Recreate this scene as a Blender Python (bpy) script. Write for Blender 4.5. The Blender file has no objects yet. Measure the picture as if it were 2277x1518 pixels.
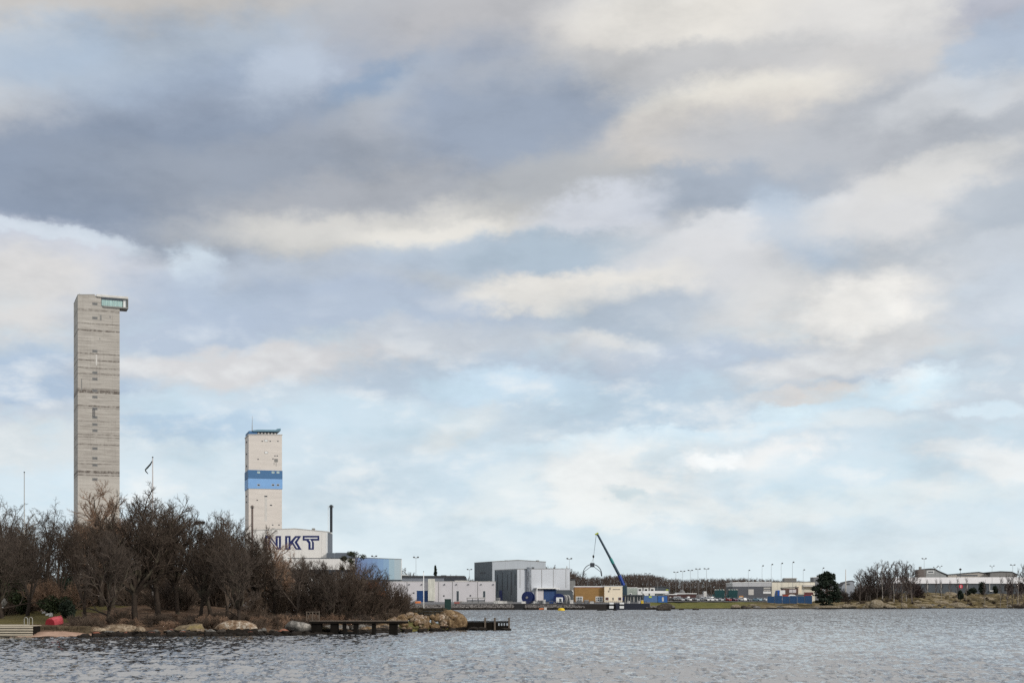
import bpy, math, random
import numpy as np
from mathutils import Vector, Matrix, noise as mnoise
R = math.radians
scene = bpy.context.scene
COL = scene.collection
F, CX, CY, H = 3162.5, 1138.5, 1340.0, 3.0        # lens in source pixels, horizon row, eye height

def X(px, D): return (px - CX) / F * D
def Z(py, D): return H + (CY - py) / F * D
def lin(v):
    v /= 255.0
    return v / 12.92 if v <= 0.04045 else ((v + 0.055) / 1.055) ** 2.4
def rgb(r, g, b): return (lin(r), lin(g), lin(b), 1.0)

# ------------------------------------------------------------------ materials
def new_mat(name):
    m = bpy.data.materials.new(name); m.use_nodes = True
    nt = m.node_tree; b = nt.nodes['Principled BSDF']
    return m, nt, b
def N(nt, t, **kw):
    n = nt.nodes.new(t)
    for k, v in kw.items(): setattr(n, k, v)
    return n
def mathn(nt, op, a, b=None, c=None):
    n = N(nt, 'ShaderNodeMath', operation=op)
    for i, v in enumerate((a, b, c)):
        if v is None: continue
        if isinstance(v, (int, float)): n.inputs[i].default_value = v
        else: nt.links.new(v, n.inputs[i])
    return n.outputs[0]
def mixc(nt, fac, a, b, blend='MIX'):
    n = N(nt, 'ShaderNodeMix', data_type='RGBA', blend_type=blend)
    for s, v in ((n.inputs[0], fac), (n.inputs[6], a), (n.inputs[7], b)):
        if isinstance(v, (int, float)): s.default_value = v
        elif isinstance(v, tuple): s.default_value = v
        else: nt.links.new(v, s)
    return n.outputs[2]
def noise_f(nt, vec, scale, detail=4, rough=0.55):
    n = N(nt, 'ShaderNodeTexNoise'); n.inputs['Scale'].default_value = scale
    n.inputs['Detail'].default_value = detail; n.inputs['Roughness'].default_value = rough
    if vec is not None: nt.links.new(vec, n.inputs['Vector'])
    return n
def ramp(nt, fac, stops):
    n = N(nt, 'ShaderNodeValToRGB'); e = n.color_ramp.elements
    while len(e) < len(stops): e.new(0.5)
    for el, (p, c) in zip(e, stops):
        el.position = p; el.color = c if isinstance(c, tuple) else (c, c, c, 1)
    nt.links.new(fac, n.inputs[0]); return n.outputs[0]
def coords(nt, kind='Object', scale=(1, 1, 1)):
    t = N(nt, 'ShaderNodeTexCoord'); mp = N(nt, 'ShaderNodeMapping')
    mp.inputs['Scale'].default_value = scale
    nt.links.new(t.outputs[kind], mp.inputs[0]); return mp.outputs[0]
def darker(c, k): return (min(c[0] * k, 1), min(c[1] * k, 1), min(c[2] * k, 1), 1)

def mat(name, c, rough=0.7, scale=1.0, var=0.18, stretch=(1, 1, 1), metal=0.0, seams=None, spec=0.4, bump=0.0):
    """weathered paint, metal or stone: a colour broken up by noise; seams = (axis, metres, width, darkness)"""
    m, nt, b = new_mat(name)
    v = coords(nt, 'Object', stretch)
    n = noise_f(nt, v, scale, 5, 0.6)
    f = ramp(nt, n.outputs[0], [(0.3, 0.0), (0.7, 1.0)])
    col = mixc(nt, f, darker(c, 1 - var), darker(c, 1 + var))
    if seams:
        ax, per, wd, dk = seams
        t = N(nt, 'ShaderNodeTexCoord'); s = N(nt, 'ShaderNodeSeparateXYZ'); nt.links.new(t.outputs['Object'], s.inputs[0])
        fr = mathn(nt, 'FRACT', mathn(nt, 'DIVIDE', s.outputs[ax], per))
        col = mixc(nt, mathn(nt, 'MULTIPLY', mathn(nt, 'LESS_THAN', fr, wd / per), dk), col, darker(c, 0.35))
    nt.links.new(col, b.inputs['Base Color'])
    b.inputs['Roughness'].default_value = rough; b.inputs['Metallic'].default_value = metal
    b.inputs['Specular IOR Level'].default_value = spec
    if bump:
        bp = N(nt, 'ShaderNodeBump'); bp.inputs['Strength'].default_value = bump; bp.inputs['Distance'].default_value = 0.15
        nt.links.new(n.outputs[0], bp.inputs['Height']); nt.links.new(bp.outputs[0], b.inputs['Normal'])
    return m

# ------------------------------------------------------------------ mesh building
class MB:
    def __init__(s): s.v = []; s.f = []
    def add(s, vs, fs):
        o = len(s.v); s.v += [tuple(p) for p in vs]; s.f += [tuple(i + o for i in f) for f in fs]; return s
    def box(s, x0, x1, y0, y1, z0, z1):
        return s.add([(x0, y0, z0), (x1, y0, z0), (x1, y1, z0), (x0, y1, z0), (x0, y0, z1), (x1, y0, z1), (x1, y1, z1), (x0, y1, z1)],
                     [(0, 3, 2, 1), (4, 5, 6, 7), (0, 1, 5, 4), (1, 2, 6, 5), (2, 3, 7, 6), (3, 0, 4, 7)])
    def prism(s, poly, y0, y1):
        """poly of (x, z) given clockwise or not, extruded along y"""
        a = sum(poly[i][0] * poly[(i + 1) % len(poly)][1] - poly[(i + 1) % len(poly)][0] * poly[i][1] for i in range(len(poly)))
        if a < 0: poly = poly[::-1]
        n = len(poly)
        vs = [(x, y0, z) for x, z in poly] + [(x, y1, z) for x, z in poly]
        fs = [tuple(range(n)), tuple(range(2 * n - 1, n - 1, -1))] + [(i, i + n, (i + 1) % n + n, (i + 1) % n) for i in range(n)]
        return s.add(vs, fs)
    def tube(s, pts, rad, k=8, cap=True):
        pts = [Vector(p) for p in pts]
        if isinstance(rad, (int, float)): rad = [rad] * len(pts)
        vs = []; n = len(pts)
        for i, p in enumerate(pts):
            t = (pts[min(i + 1, n - 1)] - pts[max(i - 1, 0)])
            t = t.normalized() if t.length > 1e-9 else Vector((0, 0, 1))
            a = t.cross(Vector((0, 0, 1)) if abs(t.z) < 0.9 else Vector((1, 0, 0))).normalized(); b = t.cross(a)
            for j in range(k):
                th = 2 * math.pi * j / k
                vs.append(p + (a * math.cos(th) + b * math.sin(th)) * rad[i])
        fs = [(i * k + j, i * k + (j + 1) % k, (i + 1) * k + (j + 1) % k, (i + 1) * k + j) for i in range(n - 1) for j in range(k)]
        if cap: fs += [tuple(range(k - 1, -1, -1)), tuple(range((n - 1) * k, n * k))]
        return s.add(vs, fs)
    def lathe(s, prof, k=16, c=(0, 0, 0)):
        vs = [(c[0] + r * math.cos(2 * math.pi * j / k), c[1] + r * math.sin(2 * math.pi * j / k), c[2] + z) for r, z in prof for j in range(k)]
        n = len(prof)
        fs = [(i * k + j, i * k + (j + 1) % k, (i + 1) * k + (j + 1) % k, (i + 1) * k + j) for i in range(n - 1) for j in range(k)]
        fs += [tuple(range(k - 1, -1, -1)), tuple(range((n - 1) * k, n * k))]
        return s.add(vs, fs)
    def mesh(s, name, m, smooth=False):
        me = bpy.data.meshes.new(name); me.from_pydata(s.v, [], s.f); me.update()
        if smooth: me.polygons.foreach_set('use_smooth', [True] * len(me.polygons))
        if m: me.materials.append(m)
        return me
    def build(s, name, m, parent=None, loc=None, rotz=0, smooth=False, bevel=0):
        o = bpy.data.objects.new(name, s.mesh(name, m, smooth)); COL.objects.link(o)
        if parent is not None: o.parent = parent
        if loc is not None: o.location = loc
        o.rotation_euler.z = rotz
        if bevel:
            md = o.modifiers.new('edge', 'BEVEL'); md.width = bevel; md.segments = 2; md.limit_method = 'ANGLE'
        return o

def tag(o, label, cat, group=None):
    o['label'] = label; o['category'] = cat
    if group: o['group'] = group
    return o
def thing(name, label, cat, loc=(0, 0, 0), rotz=0, group=None):
    o = bpy.data.objects.new(name, None); COL.objects.link(o)
    o.empty_display_size = 0.3; o.location = loc; o.rotation_euler.z = rotz
    return tag(o, label, cat, group)
def setting(o, kind='structure'):
    o['kind'] = kind; return o
def dup(root, loc, rotz=0, scale=None, label=None, group=None, mats=None):
    def cp(o, parent):
        c = o.copy(); COL.objects.link(c)
        if parent is not None: c.parent = parent
        if mats and o.name.split('.')[0] in mats:
            c.data = mats[o.name.split('.')[0]]
        for ch in KIDS.get(o.name, ()): cp(ch, c)
        return c
    KIDS = {}
    st = [root]
    while st:
        o = st.pop(); KIDS[o.name] = list(o.children); st += KIDS[o.name]
    c = cp(root, None)
    c.location = loc; c.rotation_euler.z = rotz
    if scale is not None: c.scale = scale if isinstance(scale, tuple) else (scale,) * 3
    if label: c['label'] = label
    if group: c['group'] = group
    return c
def mesh_np(name, V, Fc, m, smooth=False):
    """V (n,3) array, Fc (m,k) array of equal sized faces"""
    me = bpy.data.meshes.new(name); V = np.asarray(V, np.float32); Fc = np.asarray(Fc, np.int32); k = Fc.shape[1]
    me.vertices.add(len(V)); me.vertices.foreach_set('co', V.ravel())
    me.loops.add(Fc.size); me.loops.foreach_set('vertex_index', Fc.ravel())
    me.polygons.add(len(Fc)); me.polygons.foreach_set('loop_start', np.arange(0, Fc.size, k, dtype=np.int32))
    me.polygons.foreach_set('loop_total', np.full(len(Fc), k, np.int32))
    if smooth: me.polygons.foreach_set('use_smooth', np.ones(len(Fc), bool))
    me.update(calc_edges=True); me.validate()
    if m: me.materials.append(m)
    return me

# ------------------------------------------------------------------ camera
cam = bpy.data.cameras.new('camera'); cam.lens = 50; cam.sensor_width = 36; cam.shift_y = (CY - 759.0) / 2277.0
cam.clip_end = 20000; cam.clip_start = 0.5
co = bpy.data.objects.new('camera', cam); COL.objects.link(co); co.location = (0, 0, H); co.rotation_euler = (R(90), 0, 0)
scene.camera = co

# ------------------------------------------------------------------ sky and sun
SUN_EL, SUN_AZ = R(27), R(128)        # azimuth from +Y (view direction) clockwise: behind the right shoulder
sd = bpy.data.lights.new('sun', 'SUN'); sd.energy = 2.2; sd.angle = R(9); sd.color = (1.0, 0.95, 0.88)
so = bpy.data.objects.new('sun', sd); COL.objects.link(so)
so.rotation_euler = Vector((math.sin(SUN_AZ) * math.cos(SUN_EL), math.cos(SUN_AZ) * math.cos(SUN_EL), math.sin(SUN_EL))).to_track_quat('Z', 'Y').to_euler()

w = bpy.data.worlds.new('World'); scene.world = w; w.use_nodes = True
nt = w.node_tree; bg = nt.nodes['Background']; STR = 0.1; bg.inputs['Strength'].default_value = STR
sky = N(nt, 'ShaderNodeTexSky', sky_type='NISHITA'); sky.sun_disc = False; sky.sun_elevation = SUN_EL; sky.sun_rotation = SUN_AZ
tc = N(nt, 'ShaderNodeTexCoord'); sp = N(nt, 'ShaderNodeSeparateXYZ'); nt.links.new(tc.outputs['Generated'], sp.inputs[0])
az = mathn(nt, 'ARCTAN2', sp.outputs[0], sp.outputs[1]); el = mathn(nt, 'ARCSINE', sp.outputs[2])
cb = N(nt, 'ShaderNodeCombineXYZ'); nt.links.new(az, cb.inputs[0]); nt.links.new(el, cb.inputs[1])
# wind-drawn warp so that cloud edges are ragged
mp = N(nt, 'ShaderNodeMapping'); mp.inputs['Scale'].default_value = (0.6, 1.25, 1); mp.inputs['Rotation'].default_value = (0, 0, R(-4)); nt.links.new(cb.outputs[0], mp.inputs[0])
wn = noise_f(nt, mp.outputs[0], 9.0, 4, 0.5)
wv = N(nt, 'ShaderNodeVectorMath', operation='SUBTRACT'); nt.links.new(wn.outputs['Color'], wv.inputs[0]); wv.inputs[1].default_value = (0.5, 0.5, 0.5)
ws = N(nt, 'ShaderNodeVectorMath', operation='MULTIPLY'); nt.links.new(wv.outputs[0], ws.inputs[0]); ws.inputs[1].default_value = (0.085, 0.045, 0)
ws.inputs[1].default_value = (0.06, 0.034, 0)
mpf = N(nt, 'ShaderNodeMapping'); mpf.inputs['Scale'].default_value = (0.75, 1.2, 1); mpf.inputs['Rotation'].default_value = (0, 0, R(-5)); nt.links.new(cb.outputs[0], mpf.inputs[0])
wnf = noise_f(nt, mpf.outputs[0], 34.0, 5, 0.62)
wvf = N(nt, 'ShaderNodeVectorMath', operation='SUBTRACT'); nt.links.new(wnf.outputs['Color'], wvf.inputs[0]); wvf.inputs[1].default_value = (0.5, 0.5, 0.5)
wsf = N(nt, 'ShaderNodeVectorMath', operation='MULTIPLY_ADD'); nt.links.new(wvf.outputs[0], wsf.inputs[0]); wsf.inputs[1].default_value = (0.05, 0.032, 0); nt.links.new(ws.outputs[0], wsf.inputs[2])
wa = N(nt, 'ShaderNodeVectorMath', operation='ADD'); nt.links.new(cb.outputs[0], wa.inputs[0]); nt.links.new(wsf.outputs[0], wa.inputs[1])
uv = wa.outputs[0]
sp2 = N(nt, 'ShaderNodeSeparateXYZ'); nt.links.new(uv, sp2.inputs[0])
def angles(px, py):
    dx, dz = (px - CX) / F, (CY - py) / F
    return math.atan2(dx, 1.0), math.asin(dz / math.sqrt(1 + dx * dx + dz * dz))
# deck of cloud: colour by height over the horizon, up to the zenith
elv = mathn(nt, 'DIVIDE', sp2.outputs[1], R(45))
deck = ramp(nt, elv, [(0.0, rgb(217, 230, 235)), (0.05, rgb(215, 228, 235)), (0.12, rgb(209, 223, 232)), (0.2, rgb(199, 211, 221)),
                      (0.28, rgb(196, 202, 208)), (0.37, rgb(184, 189, 196)), (0.5, rgb(190, 193, 198)), (0.62, rgb(222, 221, 220)), (1.0, rgb(240, 240, 240))])
col = deck
CLOUDS = [  # px, py, half width, half height, tilt, colour, cover
 (300,20,420,75,0,(201,197,192),.85),(10,200,190,130,32,(218,216,213),.9),(90,95,140,60,10,(180,196,213),.6),(360,130,380,80,8,(170,187,206),.7),
 (1000,120,300,100,0,(182,184,191),.6),(1140,50,260,100,0,(194,193,194),.7),(560,230,330,90,8,(164,177,196),.7),
 (650,170,90,60,35,(192,202,215),.7),(815,235,125,50,33,(150,169,192),.9),(930,235,90,60,45,(190,197,206),.7),(840,310,140,60,5,(199,201,203),.75),
 (250,390,540,135,8,(147,159,177),.95),(0,430,330,80,2,(143,158,181),.85),(390,510,170,52,-12,(158,168,183),.8),(690,365,360,70,10,(176,180,188),.6),
 (520,395,560,70,4,(156,165,178),.6),(60,455,300,40,0,(146,158,176),.6),(1110,260,190,135,0,(158,170,188),.9),(800,430,330,55,8,(186,187,190),.6),(900,500,420,52,3,(216,214,209),.9),(960,508,170,30,2,(229,226,219),.9),
 (1080,570,260,45,2,(184,198,213),.75),(130,560,260,62,-10,(208,212,221),.9),(110,505,190,18,-6,(216,226,234),.6),(70,650,230,85,0,(220,218,216),.95),
 (455,608,42,60,30,(216,228,237),.85),(640,620,260,50,4,(186,197,212),.6),(760,690,420,55,-3,(178,191,209),.8),(400,720,220,55,0,(180,193,211),.75),
 (60,850,220,70,0,(176,194,215),.85),(560,812,340,40,4,(215,213,213),.85),(1000,840,260,40,2,(184,199,214),.7),(900,770,220,34,0,(206,208,212),.55),
 (1730,5,420,85,0,(247,244,237),.98),(1560,70,340,100,4,(221,217,210),.7),(1980,50,260,90,0,(216,215,214),.7),(2250,20,110,70,0,(183,187,200),.8),
 (1430,150,380,42,5,(195,196,198),.75),(1900,140,220,40,0,(208,206,204),.6),(1640,225,240,52,7,(230,226,217),.95),(1540,305,290,62,10,(213,208,202),.85),
 (1180,300,160,110,0,(160,171,187),.8),(1800,330,290,75,-6,(192,195,200),.8),(1560,415,270,42,3,(172,182,195),.9),(1240,420,190,60,4,(186,187,187),.7),
 (1330,470,130,44,8,(213,217,225),.8),(1630,508,230,44,12,(224,227,231),.92),(1790,490,110,70,-30,(185,199,214),.8),(2010,445,210,58,4,(222,221,220),.8),
 (2110,375,140,40,14,(220,219,216),.7),(2225,110,120,60,32,(180,195,212),.75),(2140,215,160,42,10,(216,218,220),.65),(2240,450,110,46,0,(182,191,201),.75),
 (1240,560,220,42,4,(178,193,206),.85),(1560,590,190,100,0,(217,217,218),.8),(1260,645,240,36,7,(229,226,220),.95),(1450,700,200,60,0,(180,192,205),.85),
 (1900,680,300,85,5,(222,221,219),.85),(1945,662,140,60,14,(248,245,239),.8),(2090,620,70,40,20,(224,223,221),.7),(2230,650,130,90,0,(200,210,221),.75),
 (2190,550,140,34,6,(200,206,213),.6),(1320,776,125,36,-6,(231,229,224),.95),(1060,760,260,34,0,(196,203,211),.6),(1600,815,420,48,-2,(185,197,212),.85),(1860,800,280,36,10,(215,215,215),.8),
 (2050,850,80,34,16,(224,239,246),.95),(1940,880,240,28,8,(213,231,241),.85),(1262,880,56,22,10,(223,239,246),.95),(1140,862,180,34,0,(203,223,237),.8),
 (1720,930,70,22,0,(222,238,245),.8),(1740,885,140,18,6,(224,218,213),.8),(1430,895,240,60,0,(186,205,220),.75),(1500,970,340,24,4,(214,232,242),.75),
 (2200,880,120,50,0,(200,209,218),.6),(2200,905,70,20,-8,(218,234,243),.7),(1900,940,120,22,4,(224,230,232),.6),(1390,1060,210,80,4,(237,239,238),.92),(1400,1105,44,17,-20,(205,220,226),.8),(1570,1036,90,20,4,(246,248,248),.9),
 (1725,1035,78,46,18,(237,238,238),.88),(1450,1135,330,24,0,(233,237,237),.7),(2230,1028,80,36,-8,(236,238,238),.8),(2070,1000,80,20,0,(228,231,232),.6),(1830,1070,260,34,2,(208,224,233),.6),(1960,1110,260,30,4,(224,232,234),.6),
 (1010,955,100,40,25,(218,223,224),.75),(820,930,230,45,0,(206,224,235),.6),(420,1050,190,62,0,(213,225,232),.6),(50,985,170,46,0,(216,221,223),.75),
 (400,950,190,46,0,(176,200,221),.7),(320,910,150,24,3,(210,224,233),.6),(860,1070,230,40,3,(203,219,230),.6),(1090,1110,90,44,20,(224,231,233),.6),(60,920,160,26,0,(206,212,219),.6)]
for (px, py, a, b, rot, c, cov) in CLOUDS:
    u0, v0 = angles(px, py)
    m_ = N(nt, 'ShaderNodeMapping', vector_type='TEXTURE')
    m_.inputs['Location'].default_value = (u0, v0, 0); m_.inputs['Rotation'].default_value = (0, 0, R(rot))
    m_.inputs['Scale'].default_value = (a * 1.5 / F, b * 1.5 / F, 1)
    nt.links.new(uv, m_.inputs[0])
    g = N(nt, 'ShaderNodeTexGradient', gradient_type='SPHERICAL'); nt.links.new(m_.outputs[0], g.inputs[0])
    mr = N(nt, 'ShaderNodeMapRange', interpolation_type='SMOOTHSTEP'); nt.links.new(g.outputs['Fac'], mr.inputs[0])
    mr.inputs[1].default_value = 0.0; mr.inputs[2].default_value = 0.6; mr.inputs[3].default_value = 0; mr.inputs[4].default_value = cov
    col = mixc(nt, mr.outputs[0], col, rgb(*c))
# a broken lower deck of small puffs near the horizon, with pale blue gaps
mp3 = N(nt, 'ShaderNodeMapping'); mp3.inputs['Scale'].default_value = (0.62, 1.25, 1); mp3.inputs['Rotation'].default_value = (0, 0, R(-7)); nt.links.new(cb.outputs[0], mp3.inputs[0])
pn = noise_f(nt, mp3.outputs[0], 30.0, 6, 0.56)
band = ramp(nt, mathn(nt, 'DIVIDE', el, R(20)), [(0.06, 0.0), (0.2, 0.8), (0.42, 0.75), (0.62, 0.0)])
col = mixc(nt, mathn(nt, 'MULTIPLY', ramp(nt, pn.outputs[0], [(0.52, 0.0), (0.66, 0.75)]), band), col, rgb(233, 235, 235))
col = mixc(nt, mathn(nt, 'MULTIPLY', ramp(nt, pn.outputs[0], [(0.34, 0.65), (0.47, 0.0)]), band), col, rgb(200, 221, 233))
# billows: sunlit lumps warm, hollows cool
mp2 = N(nt, 'ShaderNodeMapping'); mp2.inputs['Scale'].default_value = (0.6, 1.25, 1); mp2.inputs['Rotation'].default_value = (0, 0, R(-6)); nt.links.new(cb.outputs[0], mp2.inputs[0])
bn = noise_f(nt, mp2.outputs[0], 15.0, 7, 0.6)
tint = ramp(nt, bn.outputs[0], [(0.28, (0.895, 0.905, 0.92, 1)), (0.5, (1, 1, 1, 1)), (0.72, (1.0, 1.0, 1.0, 1))])
col = mixc(nt, 0.85, col, tint, 'MULTIPLY')
bf = N(nt, 'ShaderNodeMapRange'); nt.links.new(bn.outputs[0], bf.inputs[0])
for i, v in ((1, .3), (2, .72), (3, 1.03), (4, 1.21)): bf.inputs[i].default_value = v
hs_ = N(nt, 'ShaderNodeHueSaturation'); hs_.inputs['Saturation'].default_value = 0.9; nt.links.new(col, hs_.inputs['Color']); gm_ = N(nt, 'ShaderNodeGamma'); gm_.inputs[1].default_value = 1.2; nt.links.new(hs_.outputs[0], gm_.inputs[0]); col = gm_.outputs[0]
sc_ = N(nt, 'ShaderNodeVectorMath', operation='SCALE'); nt.links.new(col, sc_.inputs[0]); nt.links.new(mathn(nt, 'MULTIPLY', bf.outputs[0], 1.0 / STR), sc_.inputs[3])
fin = mixc(nt, 0.94, sky.outputs[0], sc_.outputs[0])
nt.links.new(fin, bg.inputs[0])
w.cycles.sampling_method = 'MANUAL'; w.cycles.sample_map_resolution = 256
scene.view_settings.view_transform = 'Standard'; scene.view_settings.look = 'None'; scene.view_settings.exposure = 0; scene.view_settings.gamma = 1
scene.cycles.max_bounces = 6; scene.cycles.diffuse_bounces = 3; scene.cycles.use_denoising = False   # the fine ripples and twigs are lost in denoising
# ------------------------------------------------------------------ water
def make_water():
    rng = np.random.default_rng(3)
    ys = [14.0]
    while ys[-1] < 52: ys.append(ys[-1] * 1.012)
    while ys[-1] < 1500:
        y = ys[-1]; ys.append(y + max(0.05, min(y * y / 4268.0 * 0.22, 0.5 if y < 900 else 8)))
    ys = np.array(ys)
    tx = np.concatenate([np.linspace(-1.1, -0.46, 60), np.linspace(-0.455, 0.455, 1300), np.linspace(0.46, 1.1, 60)])
    Yg, Tg = np.meshgrid(ys, tx, indexing='ij'); Xg = Yg * Tg
    dY = np.gradient(ys)[:, None] * np.ones_like(Tg); dX = Yg * (0.91 / 1300)
    Zg = np.zeros_like(Xg); GUST = np.interp(Yg, [45, 90, 180, 350, 1500], [1.6, 1.7, 1.9, 2.2, 2.2])
    for i in range(46):
        lam = 0.3 * (2.6 / 0.3) ** (rng.random() ** 1.1)
        th = rng.normal(R(-70), R(34))                    # wind from the left and a little towards the viewer
        k = 2 * math.pi / lam; kx, ky = k * math.cos(th), k * math.sin(th)
        amp = 0.0058 * lam ** 0.8
        att = np.exp(-(np.abs(ky) * dY) ** 2 / 6) * np.exp(-(np.abs(kx) * dX) ** 2 / 6)
        ph = kx * Xg + ky * Yg + rng.random() * 6.283
        Zg += GUST * amp * att * (np.sin(ph) + 0.35 * np.sin(2 * ph + 1.2))
    nr, nc = Xg.shape
    V = np.stack([Xg, Yg, Zg], -1).reshape(-1, 3)
    idx = np.arange(nr * nc).reshape(nr, nc)
    Fc = np.stack([idx[:-1, :-1], idx[:-1, 1:], idx[1:, 1:], idx[1:, :-1]], -1).reshape(-1, 4)
    m, nt, b = new_mat('rippled sea water')
    b.inputs['Base Color'].default_value = (0.03, 0.036, 0.042, 1); b.inputs['Roughness'].default_value = 0.07; b.inputs['IOR'].default_value = 1.45
    g = N(nt, 'ShaderNodeNewGeometry'); acc = g.outputs['Normal']
    # open water is ruffled more by the wind than the sheltered water by the near bank
    sy = N(nt, 'ShaderNodeSeparateXYZ'); nt.links.new(g.outputs['Position'], sy.inputs[0])
    gu = N(nt, 'ShaderNodeMapRange'); nt.links.new(sy.outputs[1], gu.inputs[0])
    for i, v in ((1, 50), (2, 330), (3, 0.75), (4, 0.6)): gu.inputs[i].default_value = v
    for sc, am, det in (((0.42, 0.7, 1), WATER[0], 2), ((1.6, 2.6, 1), WATER[1], 2), ((6.5, 8.5, 1), WATER[2], 1)):
        mp = N(nt, 'ShaderNodeMapping'); mp.inputs['Scale'].default_value = sc; nt.links.new(g.outputs['Position'], mp.inputs[0])
        n = noise_f(nt, mp.outputs[0], 1.0, det, 0.55)
        s = N(nt, 'ShaderNodeVectorMath', operation='SUBTRACT'); nt.links.new(n.outputs['Color'], s.inputs[0]); s.inputs[1].default_value = (0.5, 0.5, 0.5)
        q = N(nt, 'ShaderNodeVectorMath', operation='MULTIPLY'); nt.links.new(s.outputs[0], q.inputs[0]); q.inputs[1].default_value = (am, am * 1.15, 0)
        q2 = N(nt, 'ShaderNodeVectorMath', operation='SCALE'); nt.links.new(q.outputs[0], q2.inputs[0]); nt.links.new(gu.outputs[0], q2.inputs[3]); q = q2
        a = N(nt, 'ShaderNodeVectorMath', operation='ADD'); nt.links.new(acc, a.inputs[0]); nt.links.new(q.outputs[0], a.inputs[1]); acc = a.outputs[0]
    # gusts: patches of water whose ripples lean one way or the other
    for sc, am in (((1.15, 0.15, 1), 0.9), ((0.12, 0.02, 1), 0.3), ((3.4, 0.62, 1), 1.2)):
        mp = N(nt, 'ShaderNodeMapping'); mp.inputs['Scale'].default_value = sc; mp.inputs['Rotation'].default_value = (0, 0, R(6)); nt.links.new(g.outputs['Position'], mp.inputs[0])
        n = noise_f(nt, mp.outputs[0], 1.0, 3, 0.6); lean = mathn(nt, 'MULTIPLY', mathn(nt, 'SUBTRACT', 0.5, n.outputs[0]), am)
        cv = N(nt, 'ShaderNodeCombineXYZ'); nt.links.new(lean, cv.inputs[1])
        a = N(nt, 'ShaderNodeVectorMath', operation='ADD'); nt.links.new(acc, a.inputs[0]); nt.links.new(cv.outputs[0], a.inputs[1]); acc = a.outputs[0]
    fl = N(nt, 'ShaderNodeMapRange'); nt.links.new(sy.outputs[1], fl.inputs[0])
    for i, v in ((1, 90), (2, 330), (3, 0.0), (4, -0.13)): fl.inputs[i].default_value = v      # normals leaned towards the eye, added to darken the open water
    cv = N(nt, 'ShaderNodeCombineXYZ'); nt.links.new(fl.outputs[0], cv.inputs[1])
    a = N(nt, 'ShaderNodeVectorMath', operation='ADD'); nt.links.new(acc, a.inputs[0]); nt.links.new(cv.outputs[0], a.inputs[1]); acc = a.outputs[0]
    nn = N(nt, 'ShaderNodeVectorMath', operation='NORMALIZE'); nt.links.new(acc, nn.inputs[0]); nt.links.new(nn.outputs[0], b.inputs['Normal'])
    # extra sky sheen mixed in to brighten the near water, fading with distance
    gl = N(nt, 'ShaderNodeBsdfGlossy'); gl.inputs['Color'].default_value = (0.9, 0.89, 0.88, 1); gl.inputs['Roughness'].default_value = 0.12; nt.links.new(nn.outputs[0], gl.inputs['Normal'])
    mx = N(nt, 'ShaderNodeMixShader'); gm = N(nt, 'ShaderNodeMapRange', interpolation_type='SMOOTHSTEP'); nt.links.new(sy.outputs[1], gm.inputs[0])
    for i, v in ((1, 45), (2, 230), (3, 0.42), (4, 0.03)): gm.inputs[i].default_value = v
    nt.links.new(gm.outputs[0], mx.inputs[0]); nt.links.new(b.outputs[0], mx.inputs[1]); nt.links.new(gl.outputs[0], mx.inputs[2]); nt.links.new(mx.outputs[0], nt.nodes['Material Output'].inputs['Surface'])
    o = bpy.data.objects.new('water', mesh_np('water', V, Fc, m, True)); COL.objects.link(o)
    setting(o)
WATER = (0.5, 0.6, 0.5)
make_water()

# ------------------------------------------------------------------ land
def smooth(t): t = np.clip(t, 0, 1); return t * t * (3 - 2 * t)
def vnoise(xs, ys, sc, seed=0, octv=3):
    out = np.zeros_like(xs); a = 1.0; tot = 0
    for o in range(octv):
        rng = np.random.default_rng(seed + o * 17)
        T = rng.random((256, 256)) * 2 - 1
        x = xs / sc + 1000; y = ys / sc + 1000
        xi = np.floor(x).astype(int); yi = np.floor(y).astype(int); fx = smooth(x - xi); fy = smooth(y - yi)
        g = lambda i, j: T[(xi + i) % 256, (yi + j) % 256]
        out += a * ((g(0, 0) * (1 - fx) + g(1, 0) * fx) * (1 - fy) + (g(0, 1) * (1 - fx) + g(1, 1) * fx) * fy)
        tot += a; a *= 0.5; sc *= 0.5
    return out / tot

# near peninsula: outline on the water, (picture column, distance)
PEN = [(-420, 118), (-120, 121), (0, 122.5), (90, 121.5), (175, 123), (240, 127), (330, 129), (430, 128), (520, 130), (600, 131), (690, 135), (800, 139), (900, 143), (960, 147), (1010, 152), (1034, 160),
       (1034, 170), (1005, 180), (940, 192), (880, 215), (800, 250), (700, 300), (560, 360), (300, 410), (-420, 420)]
PENXY = np.array([(X(p, d), d) for p, d in PEN])
def shore_dist(xs, ys):
    """signed distance to the peninsula's outline, positive on land"""
    d = np.full(xs.shape, 1e9); inside = np.zeros(xs.shape, bool); n = len(PENXY)
    for i in range(n):
        a = PENXY[i]; b_ = PENXY[(i + 1) % n]; e = b_ - a
        t = np.clip(((xs - a[0]) * e[0] + (ys - a[1]) * e[1]) / (e @ e), 0, 1)
        d = np.minimum(d, np.hypot(xs - a[0] - t * e[0], ys - a[1] - t * e[1]))
        c = ((a[1] > ys) != (b_[1] > ys)) & (xs < (b_[0] - a[0]) * (ys - a[1]) / (b_[1] - a[1] + 1e-12) + a[0])
        inside ^= c
    return np.where(inside, d, -d)
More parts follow.
